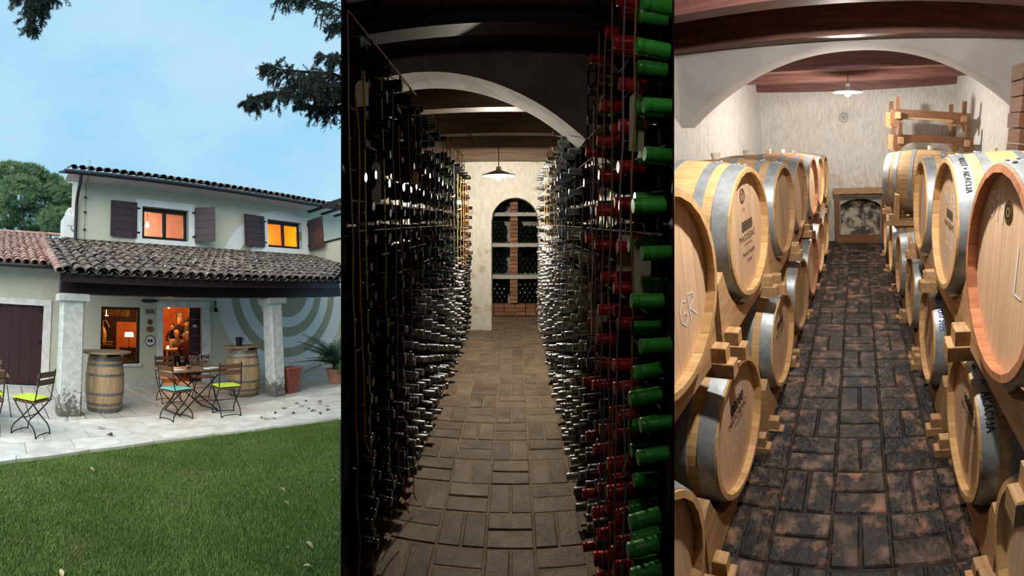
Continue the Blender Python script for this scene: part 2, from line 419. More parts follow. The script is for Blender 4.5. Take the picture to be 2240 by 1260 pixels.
me = bpy.data.meshes.new('grass'); me.vertices.add(3 * n); me.vertices.foreach_set('co', V.reshape(-1)); me.loops.add(3 * n); me.loops.foreach_set('vertex_index', np.arange(3 * n, dtype=np.int32))
me.polygons.add(n); me.polygons.foreach_set('loop_start', np.arange(0, 3 * n, 3, dtype=np.int32)); me.polygons.foreach_set('loop_total', np.full(n, 3, dtype=np.int32)); me.update(); me.validate()
me.materials.append(MATS['grass_blade'])
g = link('grass', me); place_at(g, 'house'); tag(g, 'short mown green grass of the lawn before the patio', 'grass', kind='stuff')

# patio: a bed, narrow slabs under the porch, broader pale slabs towards the lawn
a_max = lambda b: min(acut(b) - .01, 10.3)
mb = MB(); lows = []; highs = []
for i in range(30):
    s = i / 29; aL = -2.4 + s * 8.4; lows.append((aL, edge(aL) + .02, -.02)); aH = -2.4 + s * 12.6; highs.append((aH, WB + .1, -.02))
mb.strip(lows, highs)
patio = struct('patio', mb, 'paving_bed', 'house', label='pale stone patio between lawn and tavern')
B1 = 6.98
k = 0
for i in range(44):
    a0 = -2.4 + .30 * i
    b = B1
    while b < WB - .05:
        L = 1.02; b1 = min(b + L, WB)
        if a0 < max(acut(b), acut(b1)) and a0 + .3 < 10.4:
            part('slab', MB().brick(a0 + .010, a0 + .290, b + .003, b1 - .003, -.03, U(-.001, .001), .004), 'paving', patio)
        b = b1
rows = [0, .075, .33, .58, .80, 1.0]
for r in range(5):
    a = -2.4 + (.35 if r % 2 else 0)
    t0, t1 = rows[r], rows[r + 1]
    while a < 7:
        a1 = a + (.62 if r else .9)
        f = lambda aa, t: edge(aa) + t * (B1 - .01 - edge(aa))
        if a < max(acut(f(a, t0)), acut(f(a, t1))):
            gp = .004
            c4 = [(a + gp, f(a, t0) + gp), (a1 - gp, f(a1, t0) + gp), (a1 - gp, f(a1, t1) - gp), (a + gp, f(a, t1) - gp)]
            part('slab', MB().prism(c4, -.05, U(-.001, .001) + (.004 if r == 0 else 0), 'z'), 'paving_light', patio)
        a = a1

# ------------------------------------------------------------------ facade
def wall_grid(name, a0, a1, z0, z1, holes, y0, y1, m, pl='house'):
    xs = sorted({a0, a1, *[h[0] for h in holes], *[h[1] for h in holes]}); zs = sorted({z0, z1, *[h[2] for h in holes], *[h[3] for h in holes]})
    mb = MB()
    for i in range(len(xs) - 1):
        for j in range(len(zs) - 1):
            cx, cz = (xs[i] + xs[i + 1]) / 2, (zs[j] + zs[j + 1]) / 2
            if any(h[0] < cx < h[1] and h[2] < cz < h[3] for h in holes): continue
            mb.box(xs[i], xs[i + 1], y0, y1, zs[j], zs[j + 1])
    return struct(name, mb, m, pl)
# mural of rings painted on the render
m = mat('mural_render', (.60, .585, .46), rough=.9, bump=.12, bsc=60)
nn, nl = m.node_tree.nodes, m.node_tree.links
tcn = nn.new('ShaderNodeTexCoord'); sub = nn.new('ShaderNodeVectorMath'); sub.operation = 'SUBTRACT'; sub.inputs[1].default_value = (7.85, 0, 2.34)
mulv = nn.new('ShaderNodeVectorMath'); mulv.operation = 'MULTIPLY'; mulv.inputs[1].default_value = (1, 0, 1)
ln_ = nn.new('ShaderNodeVectorMath'); ln_.operation = 'LENGTH'
nl.new(tcn.outputs['Object'], sub.inputs[0]); nl.new(sub.outputs[0], mulv.inputs[0]); nl.new(mulv.outputs[0], ln_.inputs[0])
dv = nn.new('ShaderNodeMath'); dv.operation = 'DIVIDE'; dv.inputs[1].default_value = 2.6; nl.new(ln_.outputs['Value'], dv.inputs[0])
cr = nn.new('ShaderNodeValToRGB'); cr.color_ramp.interpolation = 'CONSTANT'
WHT, BEI, REN = (.72, .73, .72, 1), (.36, .34, .24, 1), (.57, .555, .44, 1)
stops = [(0, BEI), (.80, WHT), (1.08, BEI), (1.36, WHT), (1.66, BEI), (1.92, WHT), (2.36, REN)]
while len(cr.color_ramp.elements) < len(stops): cr.color_ramp.elements.new(.5)
for el, (p, c) in zip(cr.color_ramp.elements, stops): el.position = p / 2.6; el.color = c
nl.new(dv.outputs[0], cr.inputs['Fac']); nl.new(cr.outputs['Color'], nn['Principled BSDF'].inputs['Base Color'])
W1, W2 = (3.40, 4.69, 3.55, 4.38), (7.22, 8.52, 3.58, 4.41)
GW, GD = (2.41, 3.38, .52, 1.84), (3.97, 5.06, 0.0, 1.86)
wall_grid('wall_facade', 1.75, 10.6, -.1, 5.0, [W1, W2, GW, GD], WB, WB + .30, 'mural_render')
wall_grid('wall_wing', -3.2, 1.75, -.1, 2.72, [(-1.2, 1.04, -.1, 1.80)], WB, WB + .30, 'lime_render')
struct('wall_gable', MB().box(1.75, 1.99, WB + .30, WB + .95, 2.5, 5.05), 'lime_render', 'house')
mb = MB().prism([(WB, 2.7), (WB, 3.70), (7.6, 3.72), (7.6, 2.5)], 8.86, 9.06, 'x'); struct('wall_terrace', mb, 'lime_render', 'house')
struct('wall_porch_end', MB().box(10.1, 10.3, 7.0, WB, -.05, 2.9), 'lime_render', 'house')
struct('trim_coping', MB().prism([(WB, 3.70), (WB, 3.74), (7.6, 3.76), (7.6, 3.72)], 8.83, 9.09, 'x'), 'gutter', 'house')
struct('baseboard_facade', MB().box(1.44, 2.2, WB - .02, WB, 0, .12).box(2.2, 3.83, WB - .02, WB, 0, .12).box(5.3, 10.2, WB - .02, WB, 0, .12), 'paving', 'house')

# left wing door with stone surround
mb = MB().box(1.04, 1.22, WB - .03, WB + .05, 0, 1.93); mb.box(-1.4, 1.22, WB - .035, WB + .05, 1.80, 1.94)
struct('trim_1', mb, 'stone_white', 'house')
dr = struct('door_1', MB().box(-1.2, 1.04, WB + .06, WB + .10, 0, 1.80), 'maroon', 'house', label='plain dark maroon door in pale stone surround')
for i in range(9): part('plank', MB().box(-1.2 + .25 * i, -1.2 + .25 * i + .245, WB + .045, WB + .062, .01, 1.795), 'maroon', dr)
for z in (1.66, .95): part('hinge', MB().box(.96, 1.06, WB + .02, WB + .05, z, z + .05).tube([(1.04, WB + .02, z - .03), (1.04, WB + .02, z + .09)], .014), 'iron_black', dr)

# upper windows
def upper_window(num, w, frame_out, room_mat, label):
    a0, a1, z0, z1 = w; o0, o1, q0, q1 = frame_out
    mb = MB().box(o0, a0, WB - .025, WB + .06, q0, q1).box(a1, o1, WB - .025, WB + .06, q0, q1).box(a0, a1, WB - .025, WB + .06, z1, q1).box(a0, a1, WB - .025, WB + .06, q0, z0)
    struct('trim_%d' % (num + 1), mb, 'white_render', 'house')
    wnd = struct('window_%d' % num, MB().box(a0, a0 + .045, WB + .12, WB + .18, z0, z1).box(a1 - .045, a1, WB + .12, WB + .18, z0, z1).box(a0, a1, WB + .12, WB + .18, z0, z0 + .045).box(a0, a1, WB + .12, WB + .18, z1 - .06, z1), 'frame_brown', 'house', label=label)
    mid = (a0 + a1) / 2
    for x0, x1 in ((a0 + .045, mid), (mid, a1 - .045)):
        f = part('sash', MB().box(x0, x0 + .05, WB + .10, WB + .15, z0 + .045, z1 - .06).box(x1 - .05, x1, WB + .10, WB + .15, z0 + .045, z1 - .06).box(x0, x1, WB + .10, WB + .15, z0 + .045, z0 + .09).box(x0, x1, WB + .10, WB + .15, z1 - .11, z1 - .06), 'frame_brown', wnd)
        part('pane', MB().box(x0 + .05, x1 - .05, WB + .122, WB + .128, z0 + .09, z1 - .11), 'window_glass', f)
    mb = MB().box(a0 - .6, a1 + .8, WB + 2.2, WB + 2.3, z0 - .3, z1 + .4).box(a0 - .7, a0 - .6, WB + .3, WB + 2.3, z0 - .3, z1 + .4).box(a1 + .8, a1 + .9, WB + .3, WB + 2.3, z0 - .3, z1 + .4)
    mb.box(a0 - .7, a1 + .9, WB + .3, WB + 2.3, z1 + .4, z1 + .5).box(a0 - .7, a1 + .9, WB + .3, WB + 2.3, z0 - .4, z0 - .3)
    struct('wall_upper_room' if num == 1 else 'wall_amber_room', mb, room_mat, 'house')
upper_window(1, W1, (3.23, 4.87, 3.40, 4.56), 'pink_room', 'dark brown casement with pink-lit room behind')
upper_window(2, W2, (7.04, 8.77, 3.38, 4.59), 'amber_room', 'dark brown casement glowing amber')
# lights in those rooms: hanging lamps with bulbs
def room_lamp(label, loc, energy, color, drop=.35, r=.035):
    t = thing('pendant_lamp', label, 'lamp', 'house', loc)
    part('cord', MB().tube([(0, 0, .04), (0, 0, drop)], .006), 'cable', t); part('bulb', MB().lathe([(.008, .04), (r, .015), (r, -.015), (.006, -.04)], 12), 'warm_bulb', t, True)
    point_light('lamp_light', 'house', (loc[0], loc[1], loc[2] - .08), energy, color, .06)
    return t
room_lamp('upper bare glowing bulb behind the pink-lit casement', (3.93, 11.1, 4.22), 22, (1, .70, .50))
room_lamp('lower bare glowing bulb behind the pink-lit casement', (3.80, 11.2, 4.02), 22, (1, .70, .50), .55)
room_lamp('bare bulb lighting the amber room upstairs', (8.45, 11.0, 3.78), 60, (1, .60, .16), .9)
point_light('amber_room_light', 'house', (7.8, 11.2, 4.6), 70, (1, .60, .16), .1)
# shutters: boards on two battens
def shutter(label, a_h, b_h, a_t, b_t, z0, z1):
    L = math.hypot(a_t - a_h, b_t - b_h); ang = math.atan2(b_t - b_h, a_t - a_h)
    t = thing('window_shutter', label, 'shutter', 'house', (a_h, b_h, z0), ang, 'board shutters of the upper windows')
    hN = (z1 - z0) / 5
    for i in range(5): part('board', MB().box(0, L, -.014, .014, i * hN + .004, (i + 1) * hN - .004), 'shutter_wood', t)
    for x in (.08 * L, .86 * L): part('batten', MB().box(x, x + .05, .014, .03, .05, z1 - z0 - .05), 'shutter_wood', t)
    for z in (.12, z1 - z0 - .16): part('hinge', MB().box(-.09, .06, -.022, -.012, z, z + .04).tube([(-.0, -.02, z - .02), (0, -.02, z + .06)], .014), 'iron_black', t)
shutter('board shutter folded flat, outermost at the gutter end of the facade', 3.25, WB - .05, 2.57, WB - .06, 3.55, 4.45)
shutter('board shutter standing ajar to the right of the pink-lit casement', 4.85, WB - .05, 5.28, 9.62, 3.55, 4.47)
shutter('board shutter lying across the white mural arc', 7.08, WB - .05, 6.37, 9.90, 3.56, 4.46)
shutter('board shutter lit orange by the amber casement', 8.76, WB - .05, 8.69, 9.19, 3.56, 4.50)

# ground window with dark frame, sill
wnd = struct('window_3', MB().box(GW[0], GW[0] + .05, WB + .02, WB + .1, GW[2], GW[3]).box(GW[1] - .05, GW[1], WB + .02, WB + .1, GW[2], GW[3]).box(GW[0], GW[1], WB + .02, WB + .1, GW[3] - .05, GW[3]).box(GW[0], GW[1], WB + .02, WB + .1, GW[2], GW[2] + .05), 'frame_brown', 'house', label='tall dark framed window onto the red tavern room')
part('pane', MB().box(GW[0] + .05, GW[1] - .05, WB + .05, WB + .056, GW[2] + .05, GW[3] - .05), 'window_glass', wnd)
part('sill', MB().box(GW[0] - .03, GW[1] + .02, WB - .05, WB + .02, GW[2] - .06, GW[2]), 'stone_white', wnd)
struct('trim_4', MB().box(3.83, GD[0], WB - .02, WB + .08, 0, 2.0).box(GD[1], 5.29, WB - .02, WB + .08, 0, 2.0).box(GD[0], GD[1], WB - .02, WB + .08, GD[3], 2.0), 'stone_white', 'house')
# louvred door leaf standing open in the doorway
lf = struct('door_2', MB().box(4.74, 4.79, WB + .10, WB + .14, 0.01, 1.85).box(5.01, 5.06, WB + .10, WB + .14, .01, 1.85).box(4.79, 5.01, WB + .10, WB + .14, .01, .10).box(4.79, 5.01, WB + .10, WB + .14, 1.76, 1.85), 'maroon', 'house', label='dark maroon boarded door leaf with small white notice')
for i in range(8): part('board', MB().box(4.79, 5.01, WB + .112, WB + .128, .10 + .2075 * i + .006, .10 + .2075 * (i + 1)), 'maroon', lf)
part('notice', MB().box(4.84, 4.95, WB + .095, WB + .11, 1.36, 1.42), 'paper', lf)

# tavern room
mb = MB().box(1.9, 7.2, 14.0, 14.1, -.05, 2.6).box(1.8, 1.9, WB + .3, 14.1, -.05, 2.6).box(7.2, 7.3, WB + .3, 14.1, -.05, 2.6).box(1.8, 7.3, WB + .3, 14.1, 2.5, 2.6)
struct('wall_tavern', mb, 'orange_room', 'house')
struct('floor_tavern', MB().box(1.8, 7.3, WB, 14.1, -.06, -.005), 'red_brick', 'house')
room_lamp('bright bare bulb hanging just inside the tavern door', (4.42, 10.7, 1.88), 14, (1, .50, .15), .55, .030)
point_light('tavern_light', 'house', (4.9, 11.9, 2.35), 120, (1, .55, .20), .12)
point_light('tavern_light_window', 'house', (3.6, 13.0, 2.1), 14, (1, .45, .22), .12)
wall_grid('wall_bar', 1.9, 4.45, -.05, 2.5, [(3.32, 4.0, .62, 1.47)], 11.9, 12.0, 'room_dark')
# things seen through the window
t = thing('table_lamp', 'small lit lamp with square cream shade behind the tall window', 'lamp', 'house', (3.82, 12.3, 1.04))
part('shade', MB().prism([(-.11, 0), (.11, 0), (.09, .13), (-.09, .13)], -.1, .1), 'warm_shade', t); part('stand', MB().lathe([(.05, -.31), (.05, -.29), (.012, -.28), (.012, .02)], 10), 'frame_brown', t)
t = thing('sideboard', 'dark wooden sideboard below the small lit lamp', 'sideboard', 'house', (3.86, 12.35, 0))
part('body', MB().box(-.25, .35, -.2, .2, .04, .70), 'chair_wood', t); part('top', MB().box(-.27, .37, -.22, .22, .70, .73), 'frame_brown', t)
for x in (-.1, .2): part('door', MB().box(x - .14, x + .14, -.215, -.2, .08, .66), 'frame_brown', t)
t = thing('bar_counter', 'dark counter with brass rail behind the tall window', 'counter', 'house', (2.75, 11.5, 0))
part('body', MB().box(-.45, .30, -.12, .25, 0, .82), 'frame_brown', t); part('top', MB().box(-.5, .34, -.16, .3, .82, .87), 'chair_wood', t); part('rail', MB().tube([(-.48, -.2, .95), (.32, -.2, .95)], .016), 'gold', t)
for x in (-.45, -.1, .28): part('rail_post', MB().tube([(x, -.2, .95), (x, -.15, .85)], .010), 'gold', t)
t = thing('potted_palm', 'small dark plant standing on the floor behind the tall window', 'plant', 'house', (3.55, 11.2, 0)); part('pot', MB().lathe([(.09, 0), (.12, .2), (.10, .2)], 14), 'terracotta', t)
for k in range(14):
    an = k * 2.4; part('leaf', MB().tube([(0, 0, .18), (.08 * math.cos(an), .08 * math.sin(an), .42), (.2 * math.cos(an), .2 * math.sin(an), .52 + .02 * (k % 4))], [.012, .03, .004], 4), 'palm_green', t)
point_light('counter_light', 'house', (2.8, 11.0, 1.70), 5, (1, .55, .25), .08)
for i in range(6):
    solid('note_card', MB().box(-.055, .055, -.003, .003, -.16, 0), 'old_paper', 'yellowed paper card, %s of the six hung along the window top' % ORD[i], 'card', 'house', (2.66 + .125 * i, 10.75, 1.80 - .004 * i), U(-.2, .2), 'paper cards hung in the window')
t = thing('bar_stool', 'pale wooden box stool behind the tall window', 'stool', 'house', (3.22, 11.3, 0)); part('seat', MB().box(-.14, .14, -.14, .14, .66, .72), 'rack_pine', t); part('body', MB().box(-.11, .11, -.11, .11, 0, .66), 'rack_pine', t)
t = thing('copper_still', 'copper still body glinting behind the tall window', 'still', 'house', (2.82, 11.55, .87)); part('body', MB().lathe([(.10, 0), (.12, .08), (.12, .35), (.04, .48), (.025, .62)], 16), 'gold', t, True); part('spout', MB().tube([(0, 0, .6), (.1, 0, .64), (.2, 0, .45)], .018), 'gold', t)
for i, (x, y, z) in enumerate(((5.46, 13.2, 1.28), (6.18, 13.5, 1.62))):
    t = thing('wall_picture', ('cream picture on the tavern back wall beside the bending person', 'cream picture high on the tavern back wall above the olive jacket')[i], 'picture', 'house', (x, 13.97, z))
    part('sheet', MB().box(-.10, .10, -.012, -.004, -.16, .16), 'paper', t); part('frame', MB().box(-.115, .115, -.004, .02, -.175, .175), 'frame_brown', t)
# ------------------------------------------------------------------ people in the tavern
def person(label, loc, rz, pose, top, hair, pants='cloth_dark', bald=False, s=1.0):
    P = dict(pose)
    t = thing('person', label, 'person', 'house', loc, rz, 'people in the tavern')
    t.scale = (s, s, s)
    def skin(name, verts, edges, rad, m, sub=1):
        me = bpy.data.meshes.new(name); me.from_pydata(verts, edges, []); o = link(name, me, t); me.materials.append(MATS[m])
        md = o.modifiers.new('skin', 'SKIN'); md.use_smooth_shade = True
        for i, r in enumerate(rad): me.skin_vertices[0].data[i].radius = (r if isinstance(r, tuple) else (r, r))
        me.skin_vertices[0].data[0].use_root = True
        sb = o.modifiers.new('sub', 'SUBSURF'); sb.levels = sub; sb.render_levels = sub
        return o
    order = ['pelvis', 'waist', 'chest', 'neck', 'jaw', 'shl', 'ell', 'wrl', 'hal', 'shr', 'elr', 'wrr', 'har', 'hipl', 'knl', 'anl', 'tol', 'hipr', 'knr', 'anr', 'tor']
    E_ = [(0, 1), (1, 2), (2, 3), (3, 4), (2, 5), (5, 6), (6, 7), (7, 8), (2, 9), (9, 10), (10, 11), (11, 12), (0, 13), (13, 14), (14, 15), (15, 16), (0, 17), (17, 18), (18, 19), (19, 20)]
    Rr = [(.15, .11), (.145, .11), (.17, .11), .055, .06, .075, .05, .036, .038, .075, .05, .036, .038, .10, .068, .045, .04, .10, .068, .045, .04]
    body = skin('body', [P[k] for k in order], E_, Rr, top)
    j = Vector(P['jaw'])
    hd = MB().lathe([(.02, -.125), (.055, -.11), (.075, -.06), (.085, 0), (.082, .06), (.06, .105), (.015, .125)], 14, m=T(j.x, j.y, j.z + .08) @ Matrix.Diagonal((.88, 1.05, 1, 1)))
    hd.lathe([(.002, 0), (.014, .01), (.017, .03), (.008, .05)], 8, m=T(j.x, j.y - .088, j.z + .05)); hd.lathe([(.004, -.01), (.02, 0), (.004, .03)], 6, m=T(j.x - .075, j.y, j.z + .07)); hd.lathe([(.004, -.01), (.02, 0), (.004, .03)], 6, m=T(j.x + .075, j.y, j.z + .07))
    head = part('head', hd, 'skin', t, True)
    for sx in (-1, 1): part('eye', MB().lathe([(.003, -.008), (.011, 0), (.003, .008)], 8, m=T(j.x + sx * .032, j.y - .082, j.z + .085)), 'hair_dark', head)
    part('mouth', MB().box(j.x - .022, j.x + .022, j.y - .088, j.y - .07, j.z + .012, j.z + .02), 'plaque_red', head)
    if not bald:
        part('hair', MB().lathe([(.080, .0), (.094, .04), (.090, .09), (.062, .128), (.012, .142)], 14, m=T(j.x, j.y + .016, j.z + .08) @ Matrix.Diagonal((.9, 1.05, 1, 1))), hair, t, True)
    lw = ['hipl', 'knl', 'anl', 'tol']; 
    for sd_ in 'lr':
        q = [P['pelvis'], P['hip' + sd_], P['kn' + sd_], P['an' + sd_]]
        skin('trouser_leg', q, [(0, 1), (1, 2), (2, 3)], [.135, .108, .078, .056], pants)
        w_, h_ = Vector(P['wr' + sd_]), Vector(P['ha' + sd_]); d = (h_ - w_).normalized(); sdv = d.cross(Vector((0, 0, 1)))
        sdv = sdv.normalized() if sdv.length > .1 else Vector((1, 0, 0))
        hm = MB().tube([w_, h_], [.028, .036], 8)
        for k in range(4): o_ = h_ + sdv * (.024 * (k - 1.5)); hm.tube([o_ - d * .01, o_ + d * (.04 + .006 * (1.5 - abs(k - 1.5))), o_ + d * .07 - Vector((0, 0, .02))], [.010, .009, .007], 6)
        hm.tube([h_ - d * .03, h_ + sdv * .045, h_ + sdv * .055 + d * .03], [.012, .011, .008], 6)
        part('hand', hm, 'skin', t, True)
    return t
def standing(lean=0, arm='down'):
    p = dict(pelvis=(0, 0, .92), waist=(0, -.02 * lean, 1.08), chest=(0, -.10 * lean, 1.32), neck=(0, -.16 * lean, 1.46), jaw=(0, -.20 * lean - .01, 1.53), hipl=(.10, 0, .86), knl=(.11, -.02, .48), anl=(.11, .02, .09), tol=(.12, -.12, .04), hipr=(-.10, 0, .86), knr=(-.11, -.02, .48), anr=(-.11, .02, .09), tor=(-.12, -.12, .04),
             shl=(.19, -.10 * lean, 1.38), shr=(-.19, -.10 * lean, 1.38))
    if arm == 'down': p.update(ell=(.25, .02, 1.10), wrl=(.26, -.06, .86), hal=(.26, -.09, .79), elr=(-.25, .02, 1.10), wrr=(-.26, -.06, .86), har=(-.26, -.09, .79))
    else: p.update(ell=(.25, -.08 - .1 * lean, 1.12), wrl=(.10, -.30 - .1 * lean, 1.14), hal=(.05, -.36 - .1 * lean, 1.16), elr=(-.25, -.08 - .1 * lean, 1.12), wrr=(-.10, -.30 - .1 * lean, 1.12), har=(-.05, -.36 - .1 * lean, 1.13))
    return p
def seated():
    p = dict(pelvis=(0, 0, .52), waist=(0, -.02, .68), chest=(0, -.05, .90), neck=(0, -.07, 1.05), jaw=(0, -.09, 1.12), hipl=(.10, -.04, .50), knl=(.12, -.42, .50), anl=(.12, -.40, .09), tol=(.12, -.53, .04), hipr=(-.10, -.04, .50), knr=(-.12, -.42, .50), anr=(-.12, -.40, .09), tor=(-.12, -.53, .04),
             shl=(.19, -.05, .97), shr=(-.19, -.05, .97), ell=(.26, -.18, .76), wrl=(.12, -.38, .78), hal=(.07, -.44, .78), elr=(-.26, -.18, .76), wrr=(-.12, -.38, .78), har=(-.07, -.44, .78))
    return p
person('bald person in black standing at the back of the tavern holding a white cup', (5.66, 12.9, 0), .15, standing(.2, 'fold'), 'cloth_dark', 'hair_dark', bald=True, s=.93)
person('dark-haired person in an olive jacket standing side-on in the tavern', (5.66, 12.25, 0), 1.2, standing(0, 'down'), 'cloth_olive', 'hair_dark', s=.905)
person('dark-haired person in black bending forward beside the cream picture', (5.40, 12.65, 0), -.6, standing(1.5, 'fold'), 'cloth_dark', 'hair_dark', s=.82)
person('fair-haired person in a grey jumper seated facing the tavern door', (5.15, 11.95, 0), .1, seated(), 'cloth_grey', 'hair_blond', s=.93)
person('white-haired person in dark red seated with back to the tavern door', (5.05, 10.85, 0), PI - .2, seated(), 'cloth_red', 'hair_grey', s=.92)
solid('white_cup', MB().lathe([(.025, 0), (.04, .07), (.036, .07), (.022, .006)], 14), 'porcelain', 'white cup in the hands of the bald person', 'cup', 'house', (5.70, 12.52, 1.06))
t = thing('dining_table', 'wooden table between the seated people in the tavern', 'table', 'house', (4.92, 11.38, 0))
part('top', MB().box(-.30, .30, -.18, .20, .70, .74), 'rack_pine', t)
for x in (-.27, .27):
    for y in (-.15, .17): part('leg', MB().box(x - .02, x + .02, y - .02, y + .02, 0, .70), 'frame_brown', t)
for i, (x, y) in enumerate(((5.15, 11.97), (5.05, 10.83))):
    t = thing('stool', ('wooden stool under the person in grey', 'wooden stool under the person in dark red')[i], 'stool', 'house', (x, y, 0)); part('seat', MB().lathe([(.17, .33), (.17, .36)], 16), 'frame_brown', t)
    for k in range(4): part('leg', MB().tube([(.13 * math.cos(k * PI / 2 + .8), .13 * math.sin(k * PI / 2 + .8), .33), (.17 * math.cos(k * PI / 2 + .8), .17 * math.sin(k * PI / 2 + .8), 0)], .014), 'frame_brown', t)
t = thing('tea_light', 'glowing glass tea light on the table inside the tavern', 'candle', 'house', (4.70, 11.45, .74)); part('glass', MB().lathe([(.03, 0), (.035, .08)], 12), 'warm_shade', t); part('wick', MB().tube([(0, 0, .07), (0, 0, .1)], .004), 'ink_black', t)

# ------------------------------------------------------------------ plaques and fittings on the facade
def plaque(label, cat, a, z, mb, m, name='wall_plaque'): return solid(name, mb, m, label, cat, 'house', (a, WB, z))
o = thing('wall_plaque', 'small grey relief tile beside the tavern door', 'plaque', 'house', (3.62, WB, 1.745)); part('tile', MB().box(-.12, .12, -.025, 0, -.065, .065), 'plaque_grey', o)
for x in (-.06, .05): part('relief', MB().lathe([(.045, 0), (.035, .012)], 10, m=T(x, -.025, 0) @ RX(PI / 2)), 'plaque_brown', o)
o = thing('wall_plaque', 'round brown plaque beside the tavern door', 'plaque', 'house', (3.63, WB, 1.50)); part('disc', MB().lathe([(.068, 0), (.068, .012), (.055, .02)], 24, m=RX(PI / 2)), 'plaque_brown', o); part('rim', MB().lathe([(.045, .018), (.048, .024), (.052, .018)], 24, m=RX(PI / 2), close=False), 'plaque_red', o)
o = thing('wall_plaque', 'oval red plaque beside the tavern door', 'plaque', 'house', (3.63, WB, 1.32)); part('disc', MB().lathe([(.072, 0), (.072, .012), (.06, .02)], 24, m=Matrix.Diagonal((1.35, 1, 1, 1)) @ RX(PI / 2)), 'plaque_red', o); part('band', MB().box(-.06, .06, -.026, -.018, -.012, .012), 'plaque_brown', o)
o = thing('wall_plaque', 'white ringed disc with black emblem beside the tavern door', 'plaque', 'house', (3.635, WB, 1.045)); part('disc', MB().lathe([(.115, 0), (.115, .015)], 28, m=RX(PI / 2)), 'white_render', o); part('ring', MB().lathe([(.110, .015), (.122, .028), (.134, .015), (.134, 0)], 28, m=RX(PI / 2), close=False), 'grey_plastic', o)
for x in (-.032, .038): part('emblem', MB().box(x - .026, x + .022, -.021, -.014, -.03, .035), 'ink_black', o)
part('emblem_foot', MB().prism([(-.03, -.135), (.03, -.135), (0, -.10)], -.03, -.01), 'ink_black', o)
o = thing('wall_light', 'flat dark wall light above the plaques', 'lamp', 'house', (3.60, WB, 1.98)); part('housing', MB().box(-.19, .19, -.10, 0, 0, .05), 'frame_brown', o); part('plate', MB().box(-.12, .12, -.02, 0, -.03, 0), 'grey_plastic', o)
o = thing('wall_bell', 'dark iron bell on a bracket right of the tavern door', 'bell', 'house', (5.40, WB, 1.62)); part('bracket', MB().tube([(0, 0, .38), (0, -.1, .40), (0, -.12, .30)], .014).tube([(0, 0, .2), (0, -.1, .38)], .012), 'iron_black', o); part('bell', MB().lathe([(.07, 0), (.05, .03), (.035, .09), (.01, .12)], 14, m=T(0, -.12, .12)), 'iron_black', o, True); part('chain', MB().tube([(0, -.12, .24), (0, -.12, .30)], .008), 'iron_black', o)
solid('lintel_shelf', MB().box(3.75, 5.35, WB - .05, WB, 2.07, 2.12), 'stone_white', 'narrow stone ledge above the tavern door', 'ledge', 'house')

# ------------------------------------------------------------------ porch: columns, beams, roofs
def column(label, a0, a1, b0, b1, capdx):
    t = thing('stone_column', label, 'column', 'house', ((a0 + a1) / 2, (b0 + b1) / 2, 0))
    w, d = (a1 - a0) / 2, (b1 - b0) / 2
    c = .03
    def octo(w, d, c): return [(-w + c, -d), (w - c, -d), (w, -d + c), (w, d - c), (w - c, d), (-w + c, d), (-w, d - c), (-w, -d + c)]
    part('shaft', MB().prism(octo(w, d, c), .0, 1.85, 'z'), 'stone', t)
    part('capital', MB().brick(-w - .06, w + .06, -d - .06, d + .06, 1.85, 1.97, .012), 'stone', t)
    return t
column('square stone column beside the wing door', 1.05, 1.44, 7.14, 7.50, .05)
column('square stone column beside the terracotta planter', 5.22, 5.52, 7.20, 7.52, .05)
solid('prop_post', MB().box(-.035, .035, -.035, .035, 0, .20), 'white_render', 'short white prop on the column beside the planter', 'post', 'house', (5.36, 7.33, 1.97))
BEND = lambda b, z: min(acut(b, z) - .03, 8.8)
bm_ = thing('porch_beam', 'long dark timber beam resting on the stone columns', 'beam', 'house')
part('beam', MB().box(1.02, BEND(7.2, 2), 7.16, 7.42, 1.97, 2.17), 'dark_wood', bm_)
t = thing('porch_rafters', 'dark rafters and fascia under the porch tiles', 'rafters', 'house')
sl = math.atan2(3.32 - 2.27, WB - 6.85)
part('fascia', MB().box(.96, BEND(6.86, 2.2), 6.86, 6.90, 2.14, 2.27), 'dark_wood', t)
for i in range(14):
    a = 1.06 + .62 * i
    if a < BEND(7.0, 2.2):
        part('rafter', MB().box(a, a + .09, 0, 3.15, -.10, -.005, T(0, 6.92, 2.27) @ RX(sl)), 'dark_wood', t)
pr = struct('roof_porch', MB().prism([(6.85, 2.255), (WB, 3.30), (WB, 3.335), (6.85, 2.29)], .95, 8.84, 'x'), 'roof_deck', 'house', label='low tiled porch roof with weathered curved tiles')
struct('trim_flashing', MB().box(1.75, 8.86, WB - .06, WB, 3.30, 3.42), 'gutter', 'house')
def tile_mesh(name, m, r0=.096, r1=.080, L=.42, n=6, th=.013):
    mb = MB(); vs = []
    for y, r in ((0, r0), (L, r1)):
        for rr_ in (r, r - th): vs += [(rr_ * math.cos(PI * k / n), y, rr_ * math.sin(PI * k / n) * .92) for k in range(n + 1)]
    N = n + 1; fs = []
    for k in range(n): fs += [(k, k + 1, 2 * N + k + 1, 2 * N + k), (N + k + 1, N + k, 3 * N + k, 3 * N + k + 1), (k + 1, k, N + k, N + k + 1), (2 * N + k, 2 * N + k + 1, 3 * N + k + 1, 3 * N + k)]
    fs += [(0, 2 * N, 3 * N, N), (n, N + n, 3 * N + n, 2 * N + n)]
    mb.add(vs, fs); return mb.mesh(name, m, False), mb
tile_me, tile_mb = tile_mesh('tile', 'roof_tile')
tile_pk, _ = tile_mesh('tile', 'roof_tile_pink')
spots = []
for r in range(10):
    for i in range(40):
        a = 1.06 + .197 * i
        s = r * .333
        b, z = 6.80 + s * math.cos(sl), 2.275 + s * math.sin(sl)
        if a < 8.78 and azimuth('house', (a, b, z)) < AZ1 + .004:
            spots.append((r, a, b, z))
rest = MB()
